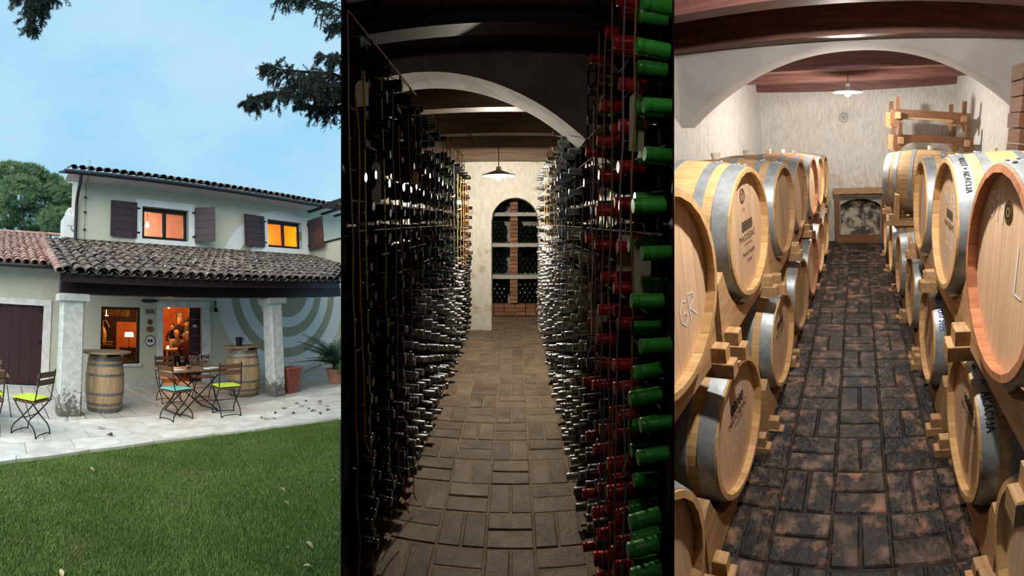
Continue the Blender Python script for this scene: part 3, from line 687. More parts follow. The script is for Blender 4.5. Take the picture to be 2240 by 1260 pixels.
for k, (r, a, b, z) in enumerate(spots):
    mm = T(a + U(-.012, .012), b + U(-.012, .012), z + .035 + U(-.004, .006)) @ RX(sl - .03) @ RZ(U(-.05, .05))
    if k < 300: link('tile', tile_me, pr, mm)
    else: rest.add([mm @ Vector(v) for v in tile_mb.v], tile_mb.f)
o = part('upper_tiles', rest, 'roof_tile', pr); o['kind'] = 'stuff'
pans = MB()
for i in range(41):
    a = .96 + .197 * i
    pans.add([T(a, 6.78, 2.262) @ RX(sl) @ Vector(p) for p in [(-.07, 0, .05), (-.03, 0, .012), (.03, 0, .012), (.07, 0, .05), (-.07, 3.3, .05), (-.03, 3.3, .012), (.03, 3.3, .012), (.07, 3.3, .05)]], [(0, 1, 5, 4), (1, 2, 6, 5), (2, 3, 7, 6)])
o = part('pan_tiles', pans, 'roof_tile', pr); o['kind'] = 'stuff'
for r in range(11):
    s = r * .30
    link('verge_tile', tile_pk, pr, T(.94, 6.80 + s * math.cos(sl), 2.30 + s * math.sin(sl)) @ RX(sl) @ RY(-.5) @ Matrix.Diagonal((.8, .85, .8, 1)))
# upper roof: deck, soffit, gutter, eave tiles
s2 = math.radians(17)
ur = struct('roof_upper', MB().prism([(9.42, 4.90), (11.2, 5.44), (11.2, 5.49), (9.42, 4.95)], 1.40, 11.0, 'x'), 'roof_deck', 'house', label='upper tiled roof above the shuttered windows')
struct('ceiling_soffit', MB().box(1.40, 11.0, 9.42, WB, 4.835, 4.86), 'soffit', 'house')
struct('wall_eave', MB().prism([(WB, 4.85), (WB + .9, 4.9), (WB + .9, 5.3), (WB, 5.0)], 1.76, 1.98, 'x'), 'lime_render', 'house')
for i in range(46):
    a = 1.52 + .2 * i
    link('tile', tile_me, ur, T(a, 9.34 + U(-.01, .01), 4.955 + U(-.003, .003)) @ RX(s2) @ Matrix.Diagonal((1, 1.6, 1, 1)))
o = solid('roof_gutter', MB().tube([(1.30, 9.36, 4.87), (11.0, 9.36, 4.87)], .055, 10), 'gutter', 'dark gutter along the upper eaves', 'gutter', 'house', smooth=True)
o = solid('downpipe', MB().tube([(1.70, 9.38, 4.84), (1.70, 9.45, 4.70), (1.71, 9.85, 4.42), (1.71, 9.93, 4.25), (1.71, 9.93, 3.40)], .04, 8), 'gutter', 'dark downpipe at the corner of the upper storey', 'pipe', 'house', smooth=True)
t = thing('lightning_rod', 'thin lightning wire clipped to the upper wall', 'wire', 'house')
part('wire', MB().tube([(1.86, 9.30, 5.06), (1.88, 9.30, 4.84), (1.93, 9.96, 4.80), (1.93, 9.96, 3.42)], .007).tube([(1.84, 9.3, 5.16), (1.90, 9.3, 5.16), (1.86, 9.3, 5.05)], .006), 'grey_plastic', t)
for z in (4.45, 4.08, 3.65): part('clip', MB().box(1.90, 1.96, 9.94, WB, z, z + .03), 'gutter', t)
# pergola timbers over the terrace wall
for i in range(3):
    a = 8.88 + .58 * i
    solid('pergola_beam', MB().box(-.05, .05, 0, 2.0, 0, .13), 'dark_wood', 'dark pergola timber above the terrace wall, %s from the amber window' % ORD[i], 'beam', 'house', (a, 8.0, 4.78), group='pergola timbers')
# left wing roof
sw = math.atan2(4.24 - 2.71, 14.3 - 9.6)
wr = struct('roof_wing', MB().prism([(9.58, 2.66), (14.3, 4.2), (14.3, 4.24), (9.58, 2.70)], -3.2, 1.62, 'x'), 'roof_deck', 'house', label='low roof of pinkish curved tiles on the left wing')
pans = MB()
for i in range(13):
    a = -.85 + .2 * i
    for r in range(15):
        s = r * .333
        if a < 1.55: link('tile', tile_pk, wr, T(a + U(-.01, .01), 9.54 + s * math.cos(sw), 2.725 + s * math.sin(sw)) @ RX(sw - .03) @ RZ(U(-.04, .04)))
    pans.add([T(a - .1, 9.54, 2.70) @ RX(sw) @ Vector(p) for p in [(-.07, 0, .05), (-.03, 0, .012), (.03, 0, .012), (.07, 0, .05), (-.07, 4.9, .05), (-.03, 4.9, .012), (.03, 4.9, .012), (.07, 4.9, .05)]], [(0, 1, 5, 4), (1, 2, 6, 5), (2, 3, 7, 6)])
o = part('pan_tiles', pans, 'roof_tile_pink', wr); o['kind'] = 'stuff'
for i in range(8): link('ridge_tile', tile_pk, wr, T(-1.0 + .36 * i, 14.25, 4.27) @ RZ(-PI / 2) @ Matrix.Diagonal((1.2, 1, 1.2, 1)))
solid('wing_gutter', MB().tube([(-3.2, 9.52, 2.66), (1.46, 9.52, 2.66)], .05, 10), 'gutter', 'dark gutter under the pinkish wing roof', 'gutter', 'house', smooth=True)
# air conditioner units on the gable
for i, (lab, x0, x1, y0, y1, z0, z1) in enumerate((('white air conditioner box, lower and larger of the two', 1.50, 1.76, 10.35, 11.1, 3.52, 4.10), ('white air conditioner box, upper and smaller of the two', 1.66, 1.80, 10.9, 11.5, 4.05, 4.42))):
    t = thing('air_conditioner', lab, 'air conditioner', 'house', (x0, y0, z0)); W_, D_, H_ = x1 - x0, y1 - y0, z1 - z0
    part('casing', MB().brick(0, W_, 0, D_, 0, H_, .02), 'plastic_white', t)
    part('cover', MB().box(.06 * 1, W_ - .05, -.02, 0, H_ - .28, H_ - .06) if i == 0 else MB().box(.02, W_ - .02, -.01, 0, H_ - .1, H_ - .05), 'plastic_white', t)
    part('cable', MB().tube([(W_ * .6, -.02, H_ - .3), (W_ * .65, -.03, .2), (W_ + .02, -.02, .12)], .012), 'grey_plastic', t)
    for y in (.1, D_ - .12): part('bracket', MB().box(0, W_ + .1, y, y + .03, -.03, 0), 'grey_plastic', t)

# ------------------------------------------------------------------ casks
L_ = .92
def cask_r(x, L=L_, re=.290, rm=.345): t = 2 * x / L - 1; return re + (rm - re) * (1 - abs(t) ** 2.0)
NST = 24
def stave_mesh():
    mb = MB(); xs = [0, .10, .22, .36, .56, .70, .82, .92]; w = PI / NST * .992
    vs = []
    for x in xs:
        r = cask_r(x); ri = r - (.020 if x in (0, .92) else .027)
        for a, q in ((-w, r), (0, r * 1.0), (w, r), (w, ri), (-w, ri)): vs.append((x, q * math.sin(a), q * math.cos(a)))
    n = len(xs); fs = []
    for i in range(n - 1):
        for k in range(5): fs.append((i * 5 + k, i * 5 + (k + 1) % 5, (i + 1) * 5 + (k + 1) % 5, (i + 1) * 5 + k))
    fs += [(0, 1, 2, 3, 4), tuple((n - 1) * 5 + k for k in (4, 3, 2, 1, 0))]
    return mb.add(vs, fs).mesh('stave', 'oak')
STAVE = stave_mesh()
HOOPS = []
for x0, x1 in ((.008, .072), (.115, .158), (.285, .325), (.595, .635), (.762, .805), (.848, .912)):
    mb = MB(); xs = [x0 + (x1 - x0) * i / 4 for i in range(5)]
    mb.lathe([(cask_r(x) + .0032, x) for x in xs] + [(cask_r(x) - .002, x) for x in reversed(xs)] + [(cask_r(xs[0]) + .0032, x0)], 48, 'x', close=False)
    HOOPS.append(mb.mesh('hoop', 'steel_hoop', True))
HD = .034                                      # how far the head sits inside the rim
def head_boards():
    R_ = cask_r(HD) - .024; out = []; nb = 7; e = [-R_ + 2 * R_ * i / nb for i in range(nb + 1)]
    for i in range(nb):
        y0, y1 = e[i] + .0006, e[i + 1] - .0006; pts = []
        for k in range(7): y = y0 + (y1 - y0) * k / 6; pts.append((y, math.sqrt(max(R_ * R_ - y * y, 0))))
        for k in range(6, -1, -1): y = y0 + (y1 - y0) * k / 6; pts.append((y, -math.sqrt(max(R_ * R_ - y * y, 0)) - 1e-4))
        out.append(MB().prism(pts, HD, HD + .022, 'x').mesh('head_board', 'head_oak'))
    return out
HEADB = head_boards()
BUNG = MB().lathe([(.026, 0), (.032, .04), (.030, .042)], 14).mesh('bung', 'bung', True)
RIVET = MB().lathe([(.009, 0), (.008, .004), (.003, .006)], 10).mesh('rivet', 'rivet_steel', True)
def cask(label, pl, mtx, wood='oak', head='head_oak', group=None, bung=True, back=False, rivets=False, name='wine_barrel', hoop=None):
    o = bpy.data.objects.new(name, None); COL.objects.link(o); o.matrix_world = PL[pl] @ mtx; o['place'] = pl; tag(o, label, 'barrel', group)
    ph = U(0, .2)
    for i in range(NST):
        s = link('stave', STAVE, o, RX(2 * PI * i / NST + ph)); setmat(s, wood)
    for h in HOOPS:
        q = link('hoop', h, o)
        if hoop: setmat(q, hoop)
    for h in HEADB:
        b = link('head_board', h, o); setmat(b, head)
        if back:
            b = link('head_board', h, o, T(L_, 0, 0) @ RZ(PI)); setmat(b, head)
    if bung: link('bung', BUNG, o, T(.46, 0, .343))
    if rivets:
        for x in (.025, .055): link('rivet', RIVET, o, T(x, .03, cask_r(x) + .002)); link('rivet', RIVET, o, T(x, -.03, cask_r(x) + .002))
        for x in (.137,): link('rivet', RIVET, o, T(x, .03, cask_r(x) + .002)); link('rivet', RIVET, o, T(x, -.03, cask_r(x) + .002))
    return o
# upright casks on the patio with round table tops
UP = RY(-PI / 2)                               # axis up; the front rim becomes the lower end
for lab, a, b, R_, tl, sq in (('upright oak barrel between the window and the wing-side column', 1.93, 7.62, .46, 'round wooden table top on the barrel below the window', 1.05), ('upright oak barrel against the column by the planter', 4.92, 7.86, .40, 'round wooden table top carrying the black bucket', .98)):
    c = cask(lab, 'house', T(a, b, .0) @ UP, 'oak_grey', 'head_oak_aged', 'upright barrels on the patio', bung=False, back=True, hoop='hoop_weathered')
    t = thing('barrel_table_top', tl, 'table top', 'house', (a, b, .92), .35, 'round tops on the upright barrels')
    e = [-R_ + 2 * R_ * i / 5 for i in range(6)]
    for i in range(5):
        y0, y1 = e[i] + .001, e[i + 1] - .001; pts = []
        for k in range(9): y = y0 + (y1 - y0) * k / 8; pts.append((math.sqrt(max(R_ ** 2 - y * y, 0)) + 1e-4, y))
        for k in range(8, -1, -1): y = y0 + (y1 - y0) * k / 8; pts.append((-math.sqrt(max(R_ ** 2 - y * y, 0)) - 1e-4, y))
        part('plank', MB().prism(pts, .055, .080, 'z'), 'cask_top', t)
    for x in (-.18, .18): part('batten', MB().box(x - .03, x + .03, -.27, .27, 0, .055), 'rack_pine', t)
t = thing('ice_bucket', 'black bucket with a spout on the round barrel top', 'bucket', 'house', (4.80, 7.80, 1.0))
part('body', MB().lathe([(.058, 0), (.075, .17), (.082, .175), (.078, .18), (.070, .172), (.055, .01)], 18, close=False).lathe([(.057, .004), (.057, .008)], 18), 'black_plastic', t, True); part('handle', MB().tube([(.07, 0, .15), (.115, 0, .15), (.115, 0, .10), (.07, 0, .09)], .01), 'black_plastic', t)

# ------------------------------------------------------------------ folding chairs, tables
def chair(label, a, b, rz):
    t = thing('folding_chair', label, 'chair', 'house', (a, b, 0), rz, 'slatted folding chairs on the patio')
    for sx in (-1, 1):
        x = .19 * sx
        part('leg', MB().tube([(x, -.235, .86), (x, -.20, .60), (x, -.175, .46), (x, -.10, .37), (x, .03, .24), (x, .155, .13), (x, .185, .07), (x, .19, .0)], .0095, 6), 'iron_black', t)
        x = .17 * sx
        part('leg', MB().tube([(x, .18, .435), (x, .12, .36), (x, 0, .24), (x, -.15, .13), (x, -.185, .07), (x, -.20, .0)], .0095, 6), 'iron_black', t)
        part('seat_rail', MB().box(x - .006, x + .006, -.18, .19, .425, .440), 'iron_black', t)
    part('foot_bar', MB().tube([(-.19, .19, .008), (-.1, .18, .03), (.1, .18, .03), (.19, .19, .008)], .007), 'iron_black', t)
    part('foot_bar', MB().tube([(-.17, -.20, .008), (-.1, -.19, .03), (.1, -.19, .03), (.17, -.20, .008)], .007), 'iron_black', t)
    part('cross_bar', MB().tube([(-.19, 0, .24), (.19, 0, .24)], .006), 'iron_black', t)
    for i in range(6): part('slat', MB().brick(-.205, .205, -.19 + .065 * i, -.19 + .065 * i + .055, .440, .455, .003), 'chair_wood', t)
    for z in (.80, .70): part('slat', MB().box(-.205, .205, -.012, .006, -.036, .036, T(0, -.228 + (.86 - z) * .13, z) @ RX(.13)), 'chair_wood', t)
    return t
def cushion(label, m, a, b, rz, grp='seat cushions'):
    n = 8; vs = []; fs = []
    for sgn in (1, -1):
        for i in range(n + 1):
            for j in range(n + 1):
                u, v = 2 * i / n - 1, 2 * j / n - 1; f = (1 - u ** 4) * (1 - v ** 4)
                vs.append((u * .195, v * .185, .475 + sgn * (.006 + .014 * f)))
    N = (n + 1) ** 2
    for s in (0, N):
        for i in range(n):
            for j in range(n): fs.append((s + i * (n + 1) + j, s + (i + 1) * (n + 1) + j, s + (i + 1) * (n + 1) + j + 1, s + i * (n + 1) + j + 1))
    ringv = [i * (n + 1) for i in range(n + 1)] + [n * (n + 1) + j for j in range(1, n + 1)] + [i * (n + 1) + n for i in range(n - 1, -1, -1)] + [j for j in range(n - 1, 0, -1)]
    for p, q in zip(ringv, ringv[1:] + ringv[:1]): fs.append((p, q, q + N, p + N))
    solid('seat_cushion', MB().add(vs, fs), m, label, 'cushion', 'house', (a, b, 0), rz, grp, True)
R_ = math.radians
chair('folding chair alone left of the wing-side column', .54, 6.12, R_(50)); cushion('lime green cushion on the lone chair by the column', 'lime_cloth', .52, 6.14, R_(50))
chair('folding chair with turquoise cushion at the laid table', 2.88, 6.66, R_(-74)); cushion('turquoise cushion on a chair at the laid table', 'aqua_cloth', 2.88, 6.66, R_(-74))
chair('folding chair with lime cushion at the laid table', 3.74, 6.52, R_(-10)); cushion('lime green cushion on the chair at the laid table', 'lime_cloth', 3.74, 6.52, R_(-10))
chair('bare folding chair behind the laid table, before the doorway', 3.30, 8.02, R_(178))
chair('bare folding chair behind the laid table, nearer the upright barrel', 3.98, 7.86, R_(168))
chair('folding chair behind the half-seen side table', -.12, 7.0, R_(175)); chair('folding chair in front of the half-seen side table', -.08, 6.05, R_(8)); cushion('lime green cushion under the half-seen side table', 'lime_cloth', -.06, 6.30, R_(8))
def folding_table(label, a, b, rz, lx, ly, h=.72):
    t = thing('folding_table', label, 'table', 'house', (a, b, 0), rz, 'slatted tables on the patio')
    n = 8; w = 2 * ly / n
    for i in range(n): part('slat', MB().brick(-lx, lx, -ly + w * i + .002, -ly + w * (i + 1) - .002, h - .022, h, .003), 'table_wood', t)
    for sy in (-1, 1):
        y = sy * (ly - .08)
        part('leg', MB().tube([(-lx + .1, y, h - .03), (lx - .22, y, .03), (lx - .2, y, 0)], .011), 'iron_black', t)
        part('leg', MB().tube([(lx - .1, y, h - .03), (-lx + .22, y, .03), (-lx + .2, y, 0)], .011), 'iron_black', t)
    for x in (-lx + .21, lx - .21): part('foot_bar', MB().tube([(x, -ly + .08, .02), (x, ly - .08, .02)], .009), 'iron_black', t)
    part('rail', MB().box(-lx + .02, lx - .02, -ly + .06, -ly + .08, h - .045, h - .022).box(-lx + .02, lx - .02, ly - .08, ly - .06, h - .045, h - .022), 'iron_black', t)
folding_table('laid wooden folding table in front of the tavern door', 3.34, 7.06, R_(4), .58, .36)
folding_table('half-seen wooden side table at the picture edge', -.36, 6.52, R_(5), .55, .33)
def wine_glass(a, b, s, label):
    t = thing('wine_glass', label, 'glass', 'house', (a, b, .72), 0, 'wine glasses on the laid table'); t.scale = (s, s, s)
    part('foot', MB().lathe([(.034, 0), (.034, .002), (.005, .006)], 16), 'glass', t, True); part('stem', MB().lathe([(.004, .005), (.0035, .09)], 8), 'glass', t, True)
    part('bowl', MB().lathe([(.004, .088), (.030, .11), (.038, .14), (.034, .18), (.030, .20), (.0285, .20), (.0325, .18), (.036, .14), (.028, .112), (.002, .092)], 18, close=False), 'glass', t, True)
gl = [(3.22, 7.16), (3.40, 7.20), (3.50, 7.24), (3.60, 7.20), (3.68, 7.26), (3.08, 7.05), (3.66, 7.02)]
for i, (a, b) in enumerate(gl): wine_glass(a, b, (1.0, 1.05, 1.0, 1.08, 1.15, .62, .62)[i], 'clear wine glass on the laid table, %s from the turquoise-cushion end' % ORD[sorted(range(7), key=lambda q: gl[q][0]).index(i)])
for i, (a, b) in enumerate(((3.0, 6.90), (3.64, 6.88))):
    t = thing('napkin', ('folded white napkin near the turquoise cushion', 'folded white napkin near the lime cushion')[i], 'napkin', 'house', (a, b, .72), .3, 'napkins on the laid table')
    part('cloth', MB().brick(-.12, .12, -.07, .07, 0, .012, .003), 'napkin', t); part('knife', MB().box(-.10, .10, -.012, .006, .012, .016), 'rivet_steel', t)
t = thing('glass_jar', 'clear candle jar in the middle of the laid table', 'jar', 'house', (3.28, 7.03, .72)); part('jar', MB().lathe([(.04, 0), (.045, .04), (.042, .09), (.039, .09), (.041, .04), (.036, .006)], 16, close=False), 'glass', t, True); part('candle', MB().lathe([(.03, .004), (.03, .035)], 14), 'porcelain', t)

# ------------------------------------------------------------------ planters
t = thing('ribbed_planter', 'tall square ribbed terracotta planter beside the stone column', 'planter', 'house', (5.76, 7.35, 0), .0)
def sq(w): return [(-w, -w), (w, -w), (w, w), (-w, w)]
prev = None
for i in range(17):
    z = .03 + .027 * i; w = .105 + .0045 * i
    part('rib', MB().brick(-w, w, -w, w, z, z + .024, .006), 'terracotta', t)
part('core', MB().box(-.10, .10, -.10, .10, 0, .48), 'terracotta', t); part('rim', MB().brick(-.19, .19, -.19, .19, .488, .52, .008), 'terracotta', t)
t = thing('potted_cycad', 'dark green potted cycad at the shaded end of the porch', 'plant', 'house', (7.12, 7.35, 0))
part('pot', MB().lathe([(.17, 0), (.23, .27), (.25, .28), (.25, .33), (.225, .33), (.20, .27)], 24), 'terracotta_pale', t, True)
for i in range(52):
    an, el = U(0, 2 * PI), U(.1, 1.4); Lf = U(.75, 1.15); pts = []
    for k in range(9):
        s = k / 8; pts.append(Vector((math.cos(an) * Lf * s * math.cos(el * (1 - .5 * s)), math.sin(an) * Lf * s * math.cos(el * (1 - .5 * s)), .42 + Lf * s * math.sin(el) - .30 * s * s * Lf)))
    mb = MB().tube(pts, [.010 - .008 * k / 8 for k in range(9)], 4)
    side = Vector((-math.sin(an), math.cos(an), 0))
    for k in range(2, 26):
        s = k / 26; f = s * 8; i0 = min(int(f), 7); p = pts[i0].lerp(pts[i0 + 1], f - i0); d = (pts[i0 + 1] - pts[i0]).normalized(); ll = .20 * math.sin(PI * min(1, .15 + s * .85)) + .02
        for sg in (-1, 1):
            q = p + side * sg * ll * .8 + d * ll * .5 - Vector((0, 0, .02)); mb.add([p - d * .008, p + d * .008, q], [(0, 1, 2)])
    part('frond', mb, 'palm_green', t)
for i in range(12):
    an = U(0, 2 * PI); c = Vector((.20 * math.cos(an), .20 * math.sin(an), .36 + .03 * i)); d = Vector((math.cos(an), math.sin(an), 0)); s_ = Vector((-math.sin(an), math.cos(an), 0))
    mb = MB(); rowl, rowr = [], []
    for k in range(6): s = k / 5; p = c + d * .25 * s + Vector((0, 0, .12 * math.sin(PI * s) - .08 * s)); w = .07 * math.sin(PI * (.08 + .88 * s)); rowl.append(p - s_ * w + Vector((0, 0, .015))); rowr.append(p + s_ * w + Vector((0, 0, .015)))
    mb.strip(rowl, rowr); part('leaf', mb, 'leaf_green', t)
part('trunk', MB().lathe([(.08, .28), (.10, .38), (.06, .5)], 12), 'bark', t)

# ------------------------------------------------------------------ trees
def pine(label, a, b, crowns, trunk_h, seed):
    rs = random.Random(seed)
    t = thing('umbrella_pine', label, 'tree', 'house', (a, b, 0))
    part('trunk', MB().tube([(0, 0, -.5), (.1, 0, trunk_h * .5), (0, .1, trunk_h)], [.28, .22, .14], 10), 'bark', t, True)
    V_, F_ = [], []
    for cx, cy, cz, rx, rz in crowns:
        part('limb', MB().tube([(0, .05, trunk_h * .8), (cx * .6, cy * .6, (cz + trunk_h * .8) / 2), (cx, cy, cz - rz * .3)], [.11, .07, .03], 7), 'bark', t)
        for i in range(420):
            u, th = rs.uniform(-1, 1), rs.uniform(0, 2 * PI); q = math.sqrt(1 - u * u); rad = rs.uniform(.72, 1.0)
            p = Vector((cx + rx * q * math.cos(th) * rad, cy + rx * q * math.sin(th) * rad, cz + rz * u * rad))
            for k in range(20):
                d = Vector((rs.gauss(0, .55), rs.gauss(0, .55), rs.uniform(.2, 1.0))).normalized(); ln = rs.uniform(.12, .26); w = d.cross(Vector((rs.random(), rs.random(), .1))).normalized() * .016
                o_ = p + Vector((rs.uniform(-.1, .1), rs.uniform(-.1, .1), rs.uniform(-.06, .06)))
                n0 = len(V_); V_ += [tuple(o_ - w), tuple(o_ + w), tuple(o_ + d * ln)]; F_.append((n0, n0 + 1, n0 + 2))
    me = bpy.data.meshes.new('foliage'); me.from_pydata(V_, [], F_); me.materials.append(MATS['pine_green']); link('foliage', me, t)
crw = []
rs = random.Random(5)
for cx, cz, rx, rz in ((-2.6, 9.3, 1.3, .9), (-1.4, 9.55, 1.2, .9), (-.2, 9.5, 1.2, .85), (.9, 9.2, 1.1, .8), (1.7, 8.6, 1.0, .8), (-2.2, 8.2, 1.3, .9), (-.8, 8.3, 1.3, .9), (.6, 8.1, 1.3, .9), (1.9, 7.5, 1.0, .8), (-1.8, 7.1, 1.2, .8), (0, 7.0, 1.3, .8), (1.3, 6.8, 1.2, .8)): crw.append((cx, rs.uniform(-.9, .9), cz, rx, rz))
pine('broad green pine crown rising behind the wing roof', 1.6, 24.0, crw, 6.0, 11)
def conifer_branch(label, stems, seed, droop=.35, dens=26):
    rs = random.Random(seed); p0 = Vector(stems[0][0])
    t = thing('conifer_branch', label, 'branch', 'house', p0, 0, 'conifer branches overhanging the garden')
    V_, F_ = [], []; wood = MB()
    def needles(pts, nper, ln):
        for i in range(len(pts) - 1):
            p, q = pts[i], pts[i + 1]; d = (q - p).normalized()
            for k in range(nper):
                o_ = p.lerp(q, rs.random()); r = Vector((rs.gauss(0, 1), rs.gauss(0, 1), rs.gauss(0, 1))).normalized(); v = (d * .55 + r * .8).normalized() * ln * rs.uniform(.6, 1.1); w = v.cross(Vector((rs.random(), 1, rs.random()))).normalized() * .0035
                n0 = len(V_); V_.extend([tuple(o_ - w), tuple(o_ + w), tuple(o_ + v)]); F_.append((n0, n0 + 1, n0 + 2))
    for st in stems:
        pts = [Vector(p) - p0 for p in st]; n_ = len(pts)
        wood.tube(pts, [.028 - .022 * i / (n_ - 1) for i in range(n_)], 6)
        needles(pts, 50, .05)
        tot = sum((pts[i + 1] - pts[i]).length for i in range(n_ - 1)); m_ = int(tot * dens)
        for k in range(m_):
            s = (k + rs.random()) / m_ * (n_ - 1); i = min(int(s), n_ - 2); p = pts[i].lerp(pts[i + 1], s - i); d = (pts[i + 1] - pts[i]).normalized()
            f = 1 - .65 * s / (n_ - 1); ln = rs.uniform(.25, .62) * f
            v = (d * rs.uniform(.3, 1.0) + Vector((rs.gauss(0, .5), rs.gauss(0, .8), rs.gauss(-droop, .30)))).normalized()
            tp = [p + v * ln * q - Vector((0, 0, droop * .5 * q * q * ln)) for q in (0, .33, .66, 1)]
            wood.tube(tp, [.007, .005, .004, .002], 4, False); needles(tp, 24, .055)
            for _ in range(4):
                q0 = tp[rs.randint(1, 2)]; v2 = (v + Vector((rs.gauss(0, .6), rs.gauss(0, .6), rs.gauss(-.2, .5)))).normalized(); sp = [q0, q0 + v2 * ln * .22, q0 + v2 * ln * .42]
                wood.tube(sp, [.004, .003, .0015], 4, False); needles(sp, 20, .05)
    part('twigs', wood, 'bark', t)
    me = bpy.data.meshes.new('needles'); me.from_pydata(V_, [], F_); me.materials.append(MATS['needle']); link('needles', me, t)
conifer_branch('large dark conifer branch reaching over the lawn, tip lowest', [[(5.9, 5.2, 6.05), (5.2, 5.1, 5.95), (4.5, 5, 5.52), (3.95, 5, 5.12), (3.5, 4.95, 4.90), (3.22, 4.9, 4.70)], [(5.0, 5.1, 5.85), (4.4, 5, 5.62), (3.95, 5, 5.50), (3.72, 5, 5.52)], [(5.9, 5.4, 5.6), (5.2, 5.3, 5.35), (4.5, 5.2, 5.15)], [(5.8, 5, 6.4), (5.3, 5, 6.25), (4.9, 5, 6.1)], [(5.9, 4.8, 5.9), (5.2, 4.8, 5.6), (4.6, 4.8, 5.35), (4.1, 4.8, 5.0)], [(5.9, 5.1, 5.75), (5.3, 5.1, 5.6), (4.9, 5.1, 5.45)]], 21, .55, 40)
conifer_branch('dark conifer branch hanging in above the large one', [[(5.9, 5, 7.3), (5.2, 5, 7.25), (4.7, 5, 7.15), (4.3, 5, 7.1)], [(5.9, 5, 7.15), (5.45, 5, 6.95), (5.2, 5, 6.85)], [(4.2, 5, 7.25), (4.12, 5, 7.05), (4.15, 5, 6.85)]], 22, .5, 34)
conifer_branch('dark conifer branch hanging in above the pine', [[(.0, 4.8, 6.2), (.1, 4.8, 5.7), (.2, 4.8, 5.4), (.20, 4.8, 5.08)], [(.25, 4.8, 6.1), (.3, 4.8, 5.7), (.33, 4.8, 5.35)], [(.1, 4.8, 6.0), (.32, 4.8, 5.75), (.40, 4.8, 5.6)], [(.05, 4.8, 6.1), (-.02, 4.8, 5.8), (.0, 4.8, 5.55)]], 23, .4, 44)

# ------------------------------------------------------------------ fallen leaves
def leaf(label, a, b, s, rz, m, tilt=.3, z=.0, grp='fallen leaves on the lawn'):
    mb = MB(); rl, rr2 = [], []
    for k in range(6): q = k / 5; w = .5 * math.sin(PI * (.04 + .92 * q)) * .55; y = (q - .5); zz = .18 * math.cos(PI * (q - .5)); rl.append((-w * s, y * s, (zz + .10) * s)); rr2.append((w * s, y * s, (zz + .04) * s))
    md = [((p[0] + q[0]) / 2, p[1], p[2] - .06 * s) for p, q in zip(rl, rr2)]
    mb.strip(rl, md); mb.strip(md, rr2)
    return solid('fallen_leaf', mb, m, label, 'leaf', 'house', (a, b, z), 0, grp, rot=RZ(rz) @ RX(tilt))
for i, (a, b, s, rz, m, lab) in enumerate((
    (1.09, 4.78, .075, .5, 'dry_leaf', 'pale curled leaf on the lawn nearest the wing-side chair'), (1.64, 5.42, .08, 1.6, 'dry_leaf', 'yellow leaf lying at the patio edge'), (2.57, 3.47, .07, .2, 'dry_leaf', 'round pale leaf above a bent stalk'),
    (2.42, 3.22, .06, .3, 'dry_leaf', 'thin bent stalk-like leaf in mid lawn'), (3.04, 3.27, .07, 2.2, 'dry_leaf', 'narrow pale leaf at the far edge of the lawn view'), (2.11, 2.56, .075, .3, 'dry_leaf', 'upright yellow-brown leaf low on the lawn'),
    (1.98, 2.63, .05, 1.4, 'dry_leaf', 'small white leaf beside the upright yellow one'), (1.88, 3.07, .06, .8, 'dark_leaf', 'small brown leaf in the middle of the lawn'), (1.93, 2.36, .08, 1.2, 'dry_leaf', 'broad pale leaf at the bottom of the lawn'),
    (.5, 2.97, .06, .1, 'dry_leaf', 'pale leaf at the bottom corner of the lawn'), (3.56, 3.85, .05, 1.0, 'dry_leaf', 'tiny pale leaf high on the lawn below the scattered patio leaves'))):
    leaf(lab, a, b, s, rz, m, .5, -.012)
dk = [(4.89, 5.66), (4.84, 5.44), (4.03, 5.93), (4.03, 5.8), (4.13, 5.75), (1.58, 6.37), (1.61, 6.0), (1.14, 6.86), (5.0, 6.1), (5.25, 5.72), (4.57, 5.81), (5.08, 5.5), (5.45, 6.11), (4.7, 6.2), (5.3, 5.95), (4.4, 6.05), (5.1, 6.35), (4.95, 5.85), (5.35, 6.4)]
for i, (a, b) in enumerate(dk):
    if azimuth('house', (a, b, 0)) < AZ1 - .01:
        leaf('small dark dry leaf scattered on the pale patio slabs', a, b, U(.07, .13), U(0, 6), 'dark_leaf', .1, .002, 'dark leaves on the patio')

# ================================================================== bottle cellar
B = 'bottles'
LX, RX_, EY = -1.02, .80, 5.85                 # side walls and end wall
wl_ = struct('wall_bottles_left', MB().box(LX - .05, LX, 2.2, EY, -.3, 2.75), 'old_plaster', B)
struct('wall_bottles_right', MB().box(RX_, RX_ + .05, 2.0, EY, -.3, 2.75), 'old_plaster', B)
# ceiling boards and beams
cl = struct('ceiling_bottles', MB().box(-1.05, .85, .75, EY, 2.72, 2.76), 'shell_black', B)
for i in range(20):
    y = .78 + .255 * i
    x0, x1 = max(-1.02, -.40 * y), min(.8, .375 * y)
    if y < EY - .1: part('board', MB().box(x0, x1, y, y + .25, 2.700, 2.72), 'beam_dark', cl)
for i, (y, lab) in enumerate(((2.05, 'dark ceiling beam in front of the plaster arch'), (3.05, 'ceiling beam just behind the plaster arch'), (3.92, 'second ceiling beam behind the plaster arch'), (4.70, 'ceiling beam over the pendant lamp'), (5.66, 'ceiling beam against the end wall of the bottle cellar'))):
    x0, x1 = max(-1.02, -.41 * y), min(.8, .385 * y)
    solid('ceiling_beam', MB().box(x0, x1, y, y + .13, 2.52 if i else 2.645, 2.70), 'beam_dark' if i == 0 else 'beam_brown', lab, 'beam', B, group='beams of the bottle cellar')
